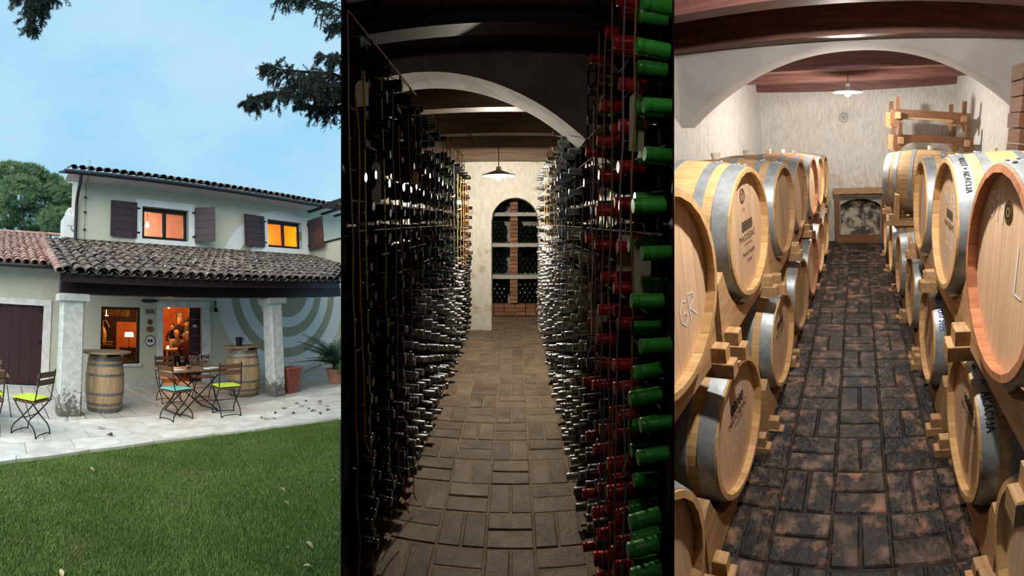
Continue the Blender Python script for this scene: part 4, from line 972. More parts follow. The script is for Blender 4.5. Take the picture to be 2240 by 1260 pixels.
# arch: a spandrel wall whose underside curves
def arch_wall(name, x0, x1, y0, y1, ztop, f, m, pl, n=28):
    mb = MB(); xs = [x0 + (x1 - x0) * i / n for i in range(n + 1)]
    fl = [(x, y0, f(x)) for x in xs]; ft = [(x, y0, ztop) for x in xs]; bl = [(x, y1, f(x)) for x in xs]; bt = [(x, y1, ztop) for x in xs]
    mb.strip(fl, ft); mb.strip(bl, bt); mb.strip(fl, bl); mb.strip(ft, bt)
    for e in (0, n): mb.add([fl[e], ft[e], bt[e], bl[e]], [(0, 1, 2, 3)])
    return struct(name, mb, m, pl)
arch_wall('wall_arch_bottles', -1.0, .72, 2.50, 2.82, 2.70, lambda x: 2.595 - .40 * abs(x + .58) ** 2.0 / 1.05 - (.06 * max(0, x - .2)), 'old_plaster', B)
# end wall with an arched niche
NX0, NX1, NS, NT = -.305, .345, 1.72, 2.045
def niche_arch(x):
    c, r = (NX0 + NX1) / 2, (NX1 - NX0) / 2
    return NS + math.sqrt(max(r * r - (x - c) ** 2, 0))
mb = MB().box(LX, NX0, EY, EY + .30, -.3, 2.75).box(NX1, RX_, EY, EY + .30, -.3, 2.75)
struct('wall_bottles_end', mb, 'bottle_plaster', B)
arch_wall('wall_niche_arch', NX0, NX1, EY, EY + .30, 2.75, niche_arch, 'bottle_plaster', B)
struct('wall_niche', MB().box(-.9, .9, 7.25, 7.3, -.1, 2.6).box(-.9, -.85, EY + .3, 7.3, -.1, 2.6).box(.85, .9, EY + .3, 7.3, -.1, 2.6).box(-.9, .9, EY + .3, 7.3, 2.5, 2.6), 'old_plaster', B)
# niche shelving: brick pillar, concrete shelves, resting bottles
t = thing('shelf_unit', 'concrete shelves on a brick pillar inside the arched niche', 'shelves', B, (0, 0, 0))
for z in (1.85, 1.38, .89): part('shelf', MB().brick(-.85, .85, 6.55, 7.25, z - .045, z + .012, .004), 'concrete', t)
z = .47; k = 0
while z < 2.3:
    w = .118; part('brick', MB().brick(-.055, .063, 6.56, 6.68, z, z + .052, .004), 'red_brick', t); z += .060
for i in range(10):
    for j in range(3): part('brick', MB().brick(-.80 + .165 * i, -.645 + .165 * i, 6.58, 6.70, .27 + .06 * j, .322 + .06 * j, .004), 'red_brick', t)
part('pillar_core', MB().box(-.04, .05, 6.68, 7.2, .3, 2.45), 'concrete', t)
stack = MB(); caps = MB()
def base_end(mb, x, y, z, r=.036):
    mb.lathe([(.001, .012), (.016, .004), (r * .8, -.0), (r, .012), (r, .30)], 12, 'z', T(x, y, z) @ RX(-PI / 2), close=False)
for z0, nz in ((1.863, 3), (1.393, 5), (.903, 5), (.46, 5)):
    for xs, xe in ((-.78, -.09), (.10, .80)):
        for r in range(nz):
            x = xs + (.038 if r % 2 else 0)
            while x < xe - .03:
                if not (r == nz - 1 and rnd() < .35): base_end(stack, x, 6.66 + U(-.015, .015), z0 + .037 + r * .066)
                x += .075
tag(link('shelf_bottles', stack.mesh('shelf_bottles', 'bottle_glass', True)), 'dark bottles stacked on their sides on the niche shelves', 'bottles', kind='stuff'); place_at(bpy.data.objects['shelf_bottles'], B)
# floor of basket-weave bricks
def basket_floor(name, label, pl, x0, y0, s, cols, rows, par, brick_m, joint_m, rect, g=.010, zj=-.010, ok=lambda x, y: True):
    fl = struct(name, MB().box(*rect, -.06, zj), joint_m, pl, label=label)
    hb = s / 2
    meH = MB().brick(-s / 2 + g / 2, s / 2 - g / 2, -hb / 2 + g / 2, hb / 2 - g / 2, -.05, 0, .007).mesh('brick', brick_m)
    sp = []
    for c in range(*cols):
        for r in range(*rows):
            cx, cy = x0 + (c + .5) * s, y0 + (r + .5) * s
            if not ok(cx, cy): continue
            for q in (-1, 1):
                if (c + r) % 2 == par: sp.append((cx, cy + q * hb / 2, 0))
                else: sp.append((cx + q * hb / 2, cy, PI / 2))
    sp.sort(key=lambda p: p[1])
    rest = MB(); src = MB().brick(-s / 2 + g / 2, s / 2 - g / 2, -hb / 2 + g / 2, hb / 2 - g / 2, -.05, 0, .007)
    for i, (x, y, rz) in enumerate(sp):
        mm = T(x + U(-.002, .002), y + U(-.002, .002), U(-.004, .002)) @ RZ(rz + U(-.012, .012)) @ RX(U(-.008, .008))
        if i < 300: link('brick', meH, fl, mm)
        else: rest.add([mm @ Vector(v) for v in src.v], src.f)
    if rest.v: o = part('far_bricks', rest, brick_m, fl); o['kind'] = 'stuff'
    return fl
basket_floor('floor_bottles', 'worn basket-weave brick floor of the bottle cellar', 'bfloor', -.143, 2.0, .25, (-3, 4), (-2, 21), 0, 'clay_brick', 'clay_joint', (-1.0, .78, 1.35, 7.3), g=.008, zj=-.006, ok=lambda x, y: -.38 * y - .1 < x < .36 * y + .05)
# pendant lamps
def pendant(label, pl, loc, r, energy, color, drop, bulb=.03):
    t = thing('pendant_lamp', label, 'lamp', pl, loc)
    part('shade', MB().lathe([(r, 0), (r * .98, .008), (r * .55, .030), (r * .16, .055), (r * .14, .085), (r * .05, .09), (r * .12, .082), (r * .13, .052), (r * .53, .024), (r * .96, -.002)], 32, close=False), 'enamel', t, True)
    part('bulb', MB().lathe([(.004, -.045), (bulb * .8, -.03), (bulb, -.005), (bulb * .6, .03), (.012, .05)], 14), 'cellar_bulb', t, True)
    part('cord', MB().tube([(0, 0, .085), (0, 0, drop)], .005), 'cable', t)
    point_light('lamp_light', pl, (loc[0], loc[1], loc[2] - .075), energy, color, .035)
    return t
pendant('white enamel pendant lamp hanging in the bottle cellar', B, (-.145, 4.2, 2.165), .165, 125, (1, .90, .75), .55)
solid('lamp_cable', MB().tube([(-.145, 4.2, 2.50), (-.28, 4.1, 2.46), (-.42, 3.9, 2.52), (-.5, 3.7, 2.66)], .005), 'cable', 'loose black cable looping from the bottle cellar lamp', 'cable', B)
pendant('unseen white enamel pendant lamp near the bottle cellar entrance', B, (.02, .30, 2.50), .10, 2.4, (1, .86, .68), .20, .022)  # out of view, added to light the nearest capsules

# ------------------------------------------------------------------ bottle racks
SB = 1.28
def bottle_prof(L):
    p = [(.0145, -.012), (.0145, -.075), (.0155, -.095), (.024, -.125), (.035, -.150), (.0375, -.17)]
    if L > .18: p += [(.0375, -L), (.030, -L - .002)]
    out = [(r * SB, h) for r, h in p if -h <= L]
    if len(out) < 2: out = [(.0145 * SB, -.012), (.0145 * SB, -L)]
    return out
GL, CP = {}, None
def glass_mesh(L):
    L = round(L, 2)
    if L not in GL: GL[L] = MB().lathe(bottle_prof(L), 12, 'x').mesh('glass', 'bottle_glass', True)
    return GL[L]
cap_prof = [(.004, 0), (.0142, 0), (.0156, -.002), (.0158, -.014), (.0150, -.0155), (.0156, -.017), (.0160, -.066), (.0148, -.067)]
CAPM = MB().lathe([(r * SB, h * SB) for r, h in cap_prof], 14, 'x').mesh('capsule', 'cap_black', True)
CAPS = MB().lathe([(r * SB, h * SB) for r, h in cap_prof[:1] + cap_prof[1:3] + cap_prof[6:]], 8, 'x')
STF = {}
bott = []                                      # (side, col, row, x_tip, y, z, capsule, L)
def zrows(top):
    z = .20; out = []
    while z < top:
        out.append(z); z += .088 if z < 1.20 else .128
    return out
frise = lambda y: .0394 * y
for side in (-1, 1):
    tip = -.55 if side < 0 else .315
    ycol = 1.33 if side < 0 else 1.06; ci = 0
    while ycol < 5.72:
        lim = (.412 if side < 0 else .378) * ycol - .012
        for ri, z in enumerate(zrows(2.52 if ycol < 3.6 else 2.40 if ycol < 5 else 2.30)):
            zz = z + frise(ycol) * max(0, 1 - z / 1.7) + (.0 if ci % 2 == 0 else .03) * (1 if z < 1.2 else .6) + U(-.008, .008)
            if side < 0:
                if rnd() < (.05 if z < 1.2 else .13): continue
                cap = 'cap_black'
                if z < 1.05 and 2.3 < ycol < 4.6 and rnd() < .85: cap = 'cap_grey'
                elif z < 1.25 and 2.1 < ycol < 4.9 and rnd() < .5: cap = 'cap_grey'
                if zz < .35 and ycol < 2.2: continue
            else:
                if 1.86 < ycol < 2.62 and z > 1.72: continue
                if rnd() < (.04 if ycol > 2 else .08): continue
                if ycol < 1.27: cap = 'cap_green'
                elif ycol < 1.52: cap = 'cap_red'
                elif ycol < 1.78: cap = 'cap_plum' if ci % 2 else 'cap_red'
                elif ycol < 1.95: cap = 'cap_plum' if ri % 3 else 'cap_red'
                elif ycol < 2.2: cap = 'cap_grey' if z < 1.6 else 'cap_plum'
                else: cap = 'cap_silver' if rnd() < .8 else 'cap_grey'
                if z < .5 and 1.6 < ycol < 2.3 and rnd() < .3: cap = 'cap_olive'
            xt = tip + U(-.018, .018) + (side * .03 * (ci % 2))
            L = min(.30 * SB, max(.075, lim - abs(xt)))
            if abs(xt) + .07 > lim + .03: continue
            bott.append((side, ci, ri, xt, ycol + U(-.012, .012), zz, cap, L))
        ci += 1; ycol += .128 if side > 0 else .125
bott.sort(key=lambda q: q[4] + .0 * q[5])
capname = dict(cap_black='black', cap_silver='silver', cap_grey='grey', cap_green='green', cap_olive='olive', cap_red='red', cap_plum='plum')
nb = {-1: 0, 1: 0}
for sd_, ci, ri, xt, y, z, cap, L in bott:
    mm = T(xt, y, z) @ (RZ(0) if sd_ < 0 else RZ(PI)) @ RY(U(-.05, .06)) @ RZ(U(-.06, .06))
    if nb[sd_] < 150:
        nb[sd_] += 1
        lab = '%s-capped bottle, %s upright of the %s rack, %s bottle place from the floor' % (capname[cap], ORD[ci], 'red-and-green' if sd_ > 0 else 'all-black', ORD[ri])
        o = bpy.data.objects.new('wine_bottle', None); COL.objects.link(o); o.matrix_world = PL[B] @ mm; o.empty_display_size = .03; o['place'] = B
        tag(o, lab, 'bottle', 'bottles necks-out in the %s rack' % ('red-and-green' if sd_ > 0 else 'all-black'))
        link('glass', glass_mesh(L), o); c = link('capsule', CAPM, o); setmat(c, cap)
    else:
        key = (sd_, cap); STF.setdefault(key, MB()).add([mm @ Vector(v) for v in CAPS.v], CAPS.f)
        STF.setdefault((sd_, 'bottle_glass'), MB()).lathe([(.0145 * SB, -.08), (.0150 * SB, -.1), (.035 * SB, -.15), (.0375 * SB, -.19)], 7, 'x', mm, close=False)
for (sd_, cap), mb in STF.items():
    nm = 'far_bottles'
    o = link(nm, mb.mesh(nm, cap, cap != 'bottle_glass')); place_at(o, B)
    tag(o, ('%s capsules of the bottles further down the %s rack' % (capname[cap], 'red-and-green' if sd_ > 0 else 'all-black')) if cap != 'bottle_glass' else 'dark bottle shoulders further down the %s rack' % ('red-and-green' if sd_ > 0 else 'all-black'), 'bottles', kind='stuff')
# racks of thin iron rods
for sd_, x, y0, lab in ((-1, -.655, 1.66, 'rusty iron rod rack holding the black-capped bottles'), (1, .425, 1.16, 'rusty iron rod rack holding the red and green capped bottles')):
    t = thing('bottle_rack', lab, 'rack', B)
    y = y0 + .06
    while y < 5.8:
        part('upright', MB().tube([(x, y, .1), (x, y, 2.58)], .0052, 5), 'rebar', t)
        xb = x + sd_ * .22
        if abs(xb) < (.40 if sd_ < 0 else .37) * y - .01: part('upright', MB().tube([(xb, y, .1), (xb, y, 2.58)], .0052, 5), 'rebar', t)
        y += .25
    for z in [.15 + .128 * i for i in range(20)]:
        part('rod', MB().tube([(x, y0, z), (x, 5.8, z)], .0048, 5), 'rebar', t)
    for z in (.15, 1.2, 2.4): part('tie', MB().tube([(x, 5.6, z), (x + sd_ * .22, 5.6, z)], .005, 5), 'rebar', t)
# twine and paper tags hung on the necks
tw = [(-1, 1.42, 2.45, .35, 'tan'), (-1, 1.50, 2.2, .9, 'orange'), (-1, 1.58, 2.3, .1, 'yellow'), (-1, 1.82, 2.35, .6, 'yellow'), (-1, 1.98, 2.35, .5, 'lilac'), (-1, 2.10, 2.2, .25, 'orange'), (-1, 2.28, 2.3, .2, 'lilac'), (-1, 2.45, 2.45, .9, 'tan'), (-1, 2.62, 2.4, 1.0, 'lilac'), (-1, 2.85, 2.4, 1.2, 'blue'), (-1, 3.05, 2.3, .4, 'lilac'), (-1, 3.25, 2.4, 1.3, 'blue'), (-1, 3.5, 2.3, .9, 'lilac'), (-1, 3.75, 2.3, 1.1, 'blue'), (-1, 4.0, 2.25, .8, 'lilac'), (-1, 4.3, 2.2, 1.2, 'yellow'), (-1, 4.55, 2.2, 1.3, 'orange'), (-1, 4.8, 2.2, 1.2, 'orange'), (-1, 5.0, 2.2, 1.25, 'orange'), (-1, 5.2, 2.2, 1.3, 'orange'), (-1, 5.4, 2.2, 1.35, 'orange'),
      (1, 1.15, 2.5, 1.05, 'tan'), (1, 1.28, 2.45, .5, 'lilac'), (1, 1.42, 2.45, .75, 'tan'), (1, 1.55, 2.4, .55, 'tan'), (1, 1.66, 2.45, 1.1, 'tan'), (1, 1.76, 2.2, 1.2, 'white'), (1, 1.83, 2.1, 1.0, 'tan'), (1, 2.02, 1.85, .6, 'yellow'), (1, 2.3, 1.8, .35, 'yellow'), (1, 2.62, 2.2, .5, 'blue'), (1, 2.78, 2.25, .45, 'blue'), (1, 3.0, 2.3, 1.2, 'blue'), (1, 3.3, 2.3, 1.3, 'white'), (1, 3.6, 2.3, 1.4, 'orange'), (1, 3.9, 2.3, 1.4, 'yellow'), (1, 4.2, 2.25, 1.4, 'orange'), (1, 4.5, 2.2, 1.4, 'orange'), (1, 1.2, 1.25, .35, 'blue'), (1, 1.36, 1.2, .3, 'tan'), (1, 1.48, 1.15, .3, 'blue')]
for i, (sd_, y, z1, z0, c) in enumerate(tw):
    x = -.56 if sd_ < 0 else .325; pts = []; z = z1
    while z > z0: pts.append((x + U(-.006, .006), y + U(-.008, .008), z)); z -= .16
    pts.append((x, y + U(-.01, .01), z0)); pts.append((x - sd_ * .015, y + .012, z0 - .06))
    k = sum(1 for q in tw[:i] if q[0] == sd_)
    solid('twine', MB().tube(pts, .0032 if y < 2.2 else .0028, 5), 'twine_' + c, '%s twine hanging down the %s rack, %s from the entrance' % (c, 'red-and-green' if sd_ > 0 else 'all-black', ORD[k]), 'twine', B, group='twine tied to the bottle necks')
for i, (sd_, y, z, h_, lab) in enumerate(((-1, 1.62, 2.28, .10, 'small white paper tag high on the all-black rack'), (-1, 1.78, 1.98, .17, 'long grey paper tag hung on the all-black rack'), (-1, 2.5, 2.02, .10, 'cream paper tag halfway along the all-black rack'), (-1, 4.6, 1.95, .10, 'white paper tag far along the all-black rack'), (-1, 2.15, .92, .10, 'grey paper tag low on the all-black rack'),
        (1, 1.24, 2.10, .17, 'long grey paper tag beside a green capsule'), (1, 1.36, 1.68, .12, 'cream paper tag between red and green capsules'), (1, 1.16, 1.68, .16, 'large cream paper tag under a green capsule'), (1, 1.72, 1.36, .10, 'cream paper tag on the plum-capped bottles'))):
    x = -.585 if sd_ < 0 else .36
    t = thing('paper_tag', lab, 'tag', B, (x, y, z), U(-.2, .2), 'paper tags on the bottle racks')
    part('card', MB().prism([(-.026, -h_), (.026, -h_), (.026, -.015), (.012, 0), (-.012, 0), (-.026, -.015)], -.001, .001, 'y', RZ(U(-.3, .3))), 'paper', t); part('loop', MB().tube([(0, 0, -.005), (.004, 0, .03), (-.004, 0, .04)], .0015, 4), 'twine_white', t)

# ================================================================== barrel cellar
C_ = 'barrels'
YE = 6.62
struct('wall_barrels_left', MB().box(-1.50, -1.45, 3.2, YE, -.1, 2.6), 'cellar_plaster', C_)
struct('wall_barrels_right', MB().box(1.42, 1.47, 2.9, YE, -.1, 2.6), 'cellar_plaster', C_)
# end wall with a low recess behind a wooden frame
wall_grid('wall_barrels_end', -1.45, 1.42, -.1, 2.6, [(-.27, .37, .02, .70)], YE, YE + .35, 'cellar_plaster', C_)
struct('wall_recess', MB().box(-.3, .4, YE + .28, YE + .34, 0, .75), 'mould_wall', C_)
t = thing('wooden_frame', 'rough brown timber frame around the mouldy recess in the end wall', 'frame', C_, (.05, YE - .06, 0))
part('rail', MB().box(-.40, .42, -.06, .05, .76, .84, RY(-.02)), 'rack_pine', t); part('rail', MB().box(-.38, .38, -.06, .05, .03, .10), 'rack_brown', t)
for x in (-.36, .36): part('post', MB().box(x - .035, x + .035, -.05, .05, .06, .78), 'rack_brown', t)
part('step', MB().box(-.38, .40, -.10, .02, 0, .03), 'rack_brown', t)
arch_wall('wall_recess_arch', -.28, .38, YE + .05, YE + .27, .74, lambda x: .46 + .20 * math.sqrt(max(0, 1 - ((x - .05) / .36) ** 2)), 'old_plaster', C_)
t = thing('wall_vent', 'round plastered vent ring high on the end wall', 'vent', C_, (-.205, YE, 1.87)); part('ring', MB().lathe([(.045, 0), (.06, .012), (.075, 0)], 20, m=RX(PI / 2), close=False), 'concrete', t); part('plug', MB().lathe([(.035, 0), (.03, .008)], 16, m=RX(PI / 2)), 'old_plaster', t)
# ceiling
cl = struct('ceiling_barrels', MB().box(-1.5, 1.47, .3, YE, 2.59, 2.62), 'shell_black', C_)
for i in range(13):
    x = -1.47 + .226 * i; part('board', MB().box(x, x + .222, .35, YE, 2.565, 2.59), 'ceiling_board', cl)
beams = [(2.52, 2.335, 'ceiling beam above the first barrels, foremost of the barrel cellar'), (3.32, 2.305, 'thick red-brown beam right before the white arch'), (4.38, 2.235, 'ceiling beam just behind the white arch'), (5.25, 2.235, 'ceiling beam between lamp and end wall'), (6.42, 2.245, 'ceiling beam against the end wall of the barrel cellar')]
for y, z, lab in beams:
    x0 = -1.45
    mb = MB(); n_ = 14; sag = lambda x: .08 * (x / 1.4) ** 2 + .042 * x; hb = 2.57 - z
    secs = [[(x, yy, zz) for yy, zz in ((0, sag(x)), (.16, sag(x)), (.16, hb), (0, hb))] for x in [x0 + (1.42 - x0) * i / n_ for i in range(n_ + 1)]]
    mb.add([v for s_ in secs for v in s_], [(i * 4 + k, i * 4 + (k + 1) % 4, (i + 1) * 4 + (k + 1) % 4, (i + 1) * 4 + k) for i in range(n_) for k in range(4)] + [(0, 1, 2, 3), (n_ * 4, n_ * 4 + 1, n_ * 4 + 2, n_ * 4 + 3)])
    solid('ceiling_beam', mb, 'beam_wood', lab, 'beam', C_, (0, y, z), group='beams of the barrel cellar')
arch_wall('wall_arch_barrels', -1.45, 1.42, 3.50, 3.80, 2.57, lambda x: 2.285 - .45 * (abs(x + .02) / 1.40) ** 2.25 + .045 * x, 'smooth_plaster', C_, 36)
# floor
basket_floor('floor_barrels', 'dirty black and red basket-weave brick floor of the barrel cellar', C_, -.11, 1.29, .247, (-4, 4), (-1, 22), 1, 'dirty_brick', 'dirty_joint', (-1.45, 1.42, 1.0, YE), ok=lambda x, y: abs(x) < .95 and x > -.42 * y)
# lamp over the aisle and one nearer the entrance
pendant('white enamel pendant lamp shining in the barrel cellar', C_, (-.10, 4.75, 2.05), .16, 78, (1, .93, .84), .40, .036)
pendant('white enamel pendant lamp near the barrel cellar entrance', C_, (.02, 1.40, 2.42), .15, 118, (1, .93, .84), .14)

# ------------------------------------------------------------------ writing on the barrels
FONT_CACHE = {}
def text_shape(s, size):
    cu = bpy.data.curves.new('txt', 'FONT'); cu.body = s; cu.size = size; cu.align_x = 'CENTER'; cu.align_y = 'CENTER'; cu.resolution_u = 3
    ob = bpy.data.objects.new('txt', cu); me = bpy.data.meshes.new_from_object(ob)
    vs = [(v.co.x, v.co.y) for v in me.vertices]; fs = [tuple(p.vertices) for p in me.polygons]
    bpy.data.objects.remove(ob); bpy.data.meshes.remove(me); bpy.data.curves.remove(cu)
    return vs, fs
STROKE = {
 'A': [[(0, 0), (.3, 1), (.6, 0)], [(.12, .38), (.5, .38)]], 'K': [[(0, 0), (.02, 1)], [(.5, 1), (.02, .45), (.52, 0)]], 'C': [[(.5, .85), (.3, 1), (.05, .75), (.05, .25), (.3, 0), (.52, .15)]],
 'I': [[(.1, 0), (.12, 1)]], 'J': [[(.35, 1), (.35, .2), (.2, 0), (0, .15)]], 'H': [[(0, 0), (0, 1)], [(.5, 0), (.5, 1)], [(0, .5), (.5, .52)]], 'R': [[(0, 0), (.02, 1), (.4, .95), (.45, .65), (.05, .5), (.5, 0)]],
 'S': [[(.5, .9), (.25, 1), (.05, .78), (.45, .35), (.3, 0), (0, .1)]], 'T': [[(0, .95), (.55, 1)], [(.28, .97), (.26, 0)]], '+': [[(0, .5), (.45, .5)], [(.22, .25), (.22, .75)]], ' ': [],
 '2': [[(.02, .8), (.2, 1), (.42, .8), (.3, .45), (0, 0), (.5, .02)]], '0': [[(.25, 1), (.03, .7), (.05, .25), (.25, 0), (.45, .3), (.45, .75), (.25, 1)]], '5': [[(.48, 1), (.1, .98), (.06, .55), (.35, .6), (.46, .3), (.25, 0), (0, .08)]],
 '1': [[(0, .75), (.2, 1), (.2, 0)]], '9': [[(.42, .7), (.2, .55), (.05, .75), (.25, 1), (.42, .8), (.38, 0)]], 'G': [[(.5, .85), (.3, 1), (.05, .7), (.05, .25), (.3, 0), (.5, .2), (.5, .45), (.3, .45)]],
 'M': [[(0, 0), (.05, 1), (.3, .4), (.55, 1), (.62, 0)]], 'L': [[(.05, 1), (0, 0), (.42, .02)]], 'V': [[(0, 1), (.25, 0), (.5, 1)]], 'Z': [[(0, 1), (.5, 1), (0, 0), (.5, 0)]], 'U': [[(0, 1), (.05, .15), (.25, 0), (.45, .15), (.48, 1)]], 'P': [[(0, 0), (.02, 1), (.42, .92), (.42, .6), (.02, .5)]], 'E': [[(.45, 1), (0, 1), (0, 0), (.46, 0)], [(0, .5), (.35, .5)]]}
def hand_shape(s, size, wt=.010):
    """hand lettering as flat ribbons, centred; returns 2-D vertices and faces"""
    vs, fs = [], []; x = 0
    for ch in s:
        w = .2
        for st in STROKE.get(ch, []):
            st = [(p[0] + U(-.02, .02), p[1] + U(-.02, .02)) for p in st]
            for (x0, y0), (x1, y1) in zip(st, st[1:]):
                d = math.hypot(x1 - x0, y1 - y0) or 1; nx, ny = -(y1 - y0) / d, (x1 - x0) / d; h_ = wt / size / 2
                n0 = len(vs); ex, ey = (x1 - x0) / d * h_ * .7, (y1 - y0) / d * h_ * .7
                vs += [(x + x0 - ex + nx * h_, y0 - ey + ny * h_), (x + x0 - ex - nx * h_, y0 - ey - ny * h_), (x + x1 + ex - nx * h_, y1 + ey - ny * h_), (x + x1 + ex + nx * h_, y1 + ey + ny * h_)]; fs.append((n0, n0 + 1, n0 + 2, n0 + 3))
            w = max(w, max(p[0] for p in st))
        x += w + .22
    W_ = x - .22
    return [((p[0] - W_ / 2) * size, (p[1] - .5) * size) for p in vs], fs
def on_head(o, name, shape, m, u, v, rot=0, label=None):
    vs, fs = shape; c, s = math.cos(rot), math.sin(rot)
    mb = MB().add([(HD - .0012, -(u + x * c - y * s), v + x * s + y * c) for x, y in vs], fs)
    p = part(name, mb, m, o)
    if label: p['label'] = label
def on_round(o, name, shape, m, xc, ang, rot=0, lift=.005):
    """lettering wrapped on the outside of hoops or staves; ang from the top, positive towards +y"""
    vs, fs = shape; c, s = math.cos(rot), math.sin(rot); out = []
    for x, y in vs:
        X, Y = x * c - y * s, x * s + y * c
        xx = xc + X; r = cask_r(min(max(xx, 0), L_)) + lift; a = ang + Y / r; out.append((xx, r * math.sin(a), r * math.cos(a)))
    part(name, MB().add(out, fs), m, o)
def rings_logo(o, u, v, s=.026):
    for k in range(5):
        cx = u + (k - 2) * s * 1.18
        for r0, r1 in ((.62, 1.0), (.18, .40)):
            vs, fs = [], []; n = 18
            for i in range(n):
                a = 2 * PI * i / n; vs += [(cx + s * .62 * r0 * math.cos(a), s * r0 * math.sin(a)), (cx + s * .62 * r1 * math.cos(a), s * r1 * math.sin(a))]
            for i in range(n): j = (i + 1) % n; fs.append((2 * i, 2 * i + 1, 2 * j + 1, 2 * j))
            on_head(o, 'logo_ring', ([(x, y) for x, y in vs], fs), 'ink_brown', 0, v)
def brand(o, u=0.0, v=.0, small=None):
    rings_logo(o, u, v + .055)
    on_head(o, 'printed_name', text_shape('MATOŠEVIĆ', .042), 'ink_brown', u, v)
    on_head(o, 'printed_line', text_shape('WINES OF ISTRIA', .014), 'ink_brown', u, v - .032)

# ------------------------------------------------------------------ barrels and their cradles
def cradle(label, o_mtx, m, grp, wood='rack_pine'):
    t = bpy.data.objects.new('barrel_cradle', None); COL.objects.link(t); t.matrix_world = PL[C_] @ o_mtx; t['place'] = C_; tag(t, label, 'cradle', grp)
    pts = [(-.40, -.40), (.40, -.40), (.40, -.12), (.33, -.09)]
    for k in range(13):
        a = -PI / 2 + 1.15 - 2.3 * k / 12; pts.append((.338 * math.cos(a), .338 * math.sin(a)))
    pts += [(-.33, -.09), (-.40, -.12)]
    pts = [(p[0], max(p[1], -.40)) for p in pts]
    for x in (.045, .72): part('rail', MB().prism(pts, x, x + .05, 'x'), m, t)
    for y in (-.385, .315):
        part('cross_beam', MB().brick(-.038, .88, y, y + .06, -.445, -.385, .004), m, t)
        part('block', MB().brick(-.012, .045, y + .004, y + .056, -.385, -.325, .004), m, t)
    return t
LEFT = RZ(PI)
rows_ = {
 'lu': [(-.478, 1.00, 1.215), (-.478, 1.866, 1.20), (-.462, 2.725, 1.155), (-.466, 3.56, 1.14), (-.440, 4.36, 1.115), (-.440, 5.20, 1.085), (-.440, 6.05, 1.05)],
 'll': [(-.500, .74, .425), (-.492, 1.548, .415), (-.455, 2.43, .39), (-.445, 3.27, .37), (-.425, 4.02, .38), (-.415, 4.76, .375), (-.41, 5.5, .37)],
 'ru': [(.362, 1.06, 1.265), (.378, 1.85, 1.238), (.392, 2.69, 1.187), (.345, 4.83, 1.137)],
 'rl': [(.445, .79, .43), (.436, 1.535, .43), (.420, 2.405, .43), (.412, 3.21, .425), (.395, 4.0, .40), (.375, 4.70, .40), (.36, 5.44, .39)]}
wood = {'lu': ['oak', 'oak', 'oak_aged', 'oak_aged', 'oak_red', 'oak', 'oak'], 'll': ['oak', 'oak', 'oak', 'oak_aged', 'oak_red', 'oak', 'oak'], 'ru': ['oak_red', 'oak', 'oak', 'oak_aged'], 'rl': ['oak', 'oak', 'oak', 'oak_aged', 'oak_aged', 'oak', 'oak']}
lab = {
 'lu': ['oak barrel chalked GR at the picture edge, upper row', 'oak barrel printed MATOŠEVIĆ with chalked 5, upper row', 'plain grey-hooped aged barrel next to the chalked 5 barrel, upper row', 'fourth barrel of the upper row opposite the acacia barrel', 'reddish wine-stained barrel, fifth of the upper row', 'pale barrel, sixth of the upper row', 'last barrel of the upper row, against the end wall'],
 'll': ['barrel at the bottom corner below the chalked GR barrel', 'barrel chalked 2025 T in the lower row', 'barrel with tarnished yellowed hoop in the lower row, chalked 2025', 'fourth barrel of the lower row below the reddish one', 'reddish barrel of the lower row', 'sixth barrel of the lower row, small and far', 'last barrel of the lower row by the timber frame'],
 'ru': ['huge-looking barrel chalked 519 with black and gold seal', 'barrel with HRAST + AKACIJA inked on its hoop', 'upper barrel between the inked hoop and the empty cradles', 'barrel lying under the stacked empty cradles'],
 'rl': ['barrel at the bottom corner below the acacia barrel', 'barrel with AKACIJA inked on its hoop in the lower row', 'lower barrel with blue writing on its hoop', 'fourth barrel of the lower row, bright hoop glare', 'lower barrel with a white paper label on its hoop', 'sixth barrel of the lower row on the seal side', 'last barrel of the lower row on the seal side']}
BAR = {}
for key, lst in rows_.items():
    left = key[0] == 'l'
    for i, (x, y, z) in enumerate(lst):
        yaw = (.07 if left else 0.0)
        mm = T(x, y, z) @ (LEFT if left else Matrix.Identity(4)) @ RZ(-yaw if left else yaw)
        if key == 'ru' and i == 3: mm = T(x, y, z) @ RZ(-.30)
        b = cask(lab[key][i], C_, mm, wood[key][i], 'head_oak' if wood[key][i] in ('oak', 'oak_red') else 'head_oak_aged', 'barrels along the aisle', bung=key[1] == 'u', rivets=i < 3)
        BAR[key, i] = b
        cradle('wooden cradle carrying the ' + lab[key][i].split(',')[0][:70], T(x, y, z) @ (LEFT if left else Matrix.Identity(4)), 'rack_brown' if (key[1] == 'u' and i in (4,)) else 'rack_pine', 'barrel cradles along the aisle')
b = BAR['lu', 1]; brand(b, .035, -.03)
on_head(b, 'printed_line', text_shape('Pas de Kupažo', .030), 'ink_brown', .04, -.105); on_head(b, 'printed_line', text_shape('Frulé', .030), 'ink_brown', .04, -.142); on_head(b, 'printed_line', text_shape('12', .03), 'ink_brown', .0, .10)
n = 20; dsc = ([(.032 * math.cos(2 * PI * k / n), .032 * math.sin(2 * PI * k / n)) for k in range(n)], [tuple(range(n))])
ann = lambda r0, r1: ([q for k in range(24) for q in ((r0 * math.cos(2 * PI * k / 24), r0 * math.sin(2 * PI * k / 24)), (r1 * math.cos(2 * PI * k / 24), r1 * math.sin(2 * PI * k / 24)))], [(2 * k, 2 * k + 1, 2 * ((k + 1) % 24) + 1, 2 * ((k + 1) % 24)) for k in range(24)])
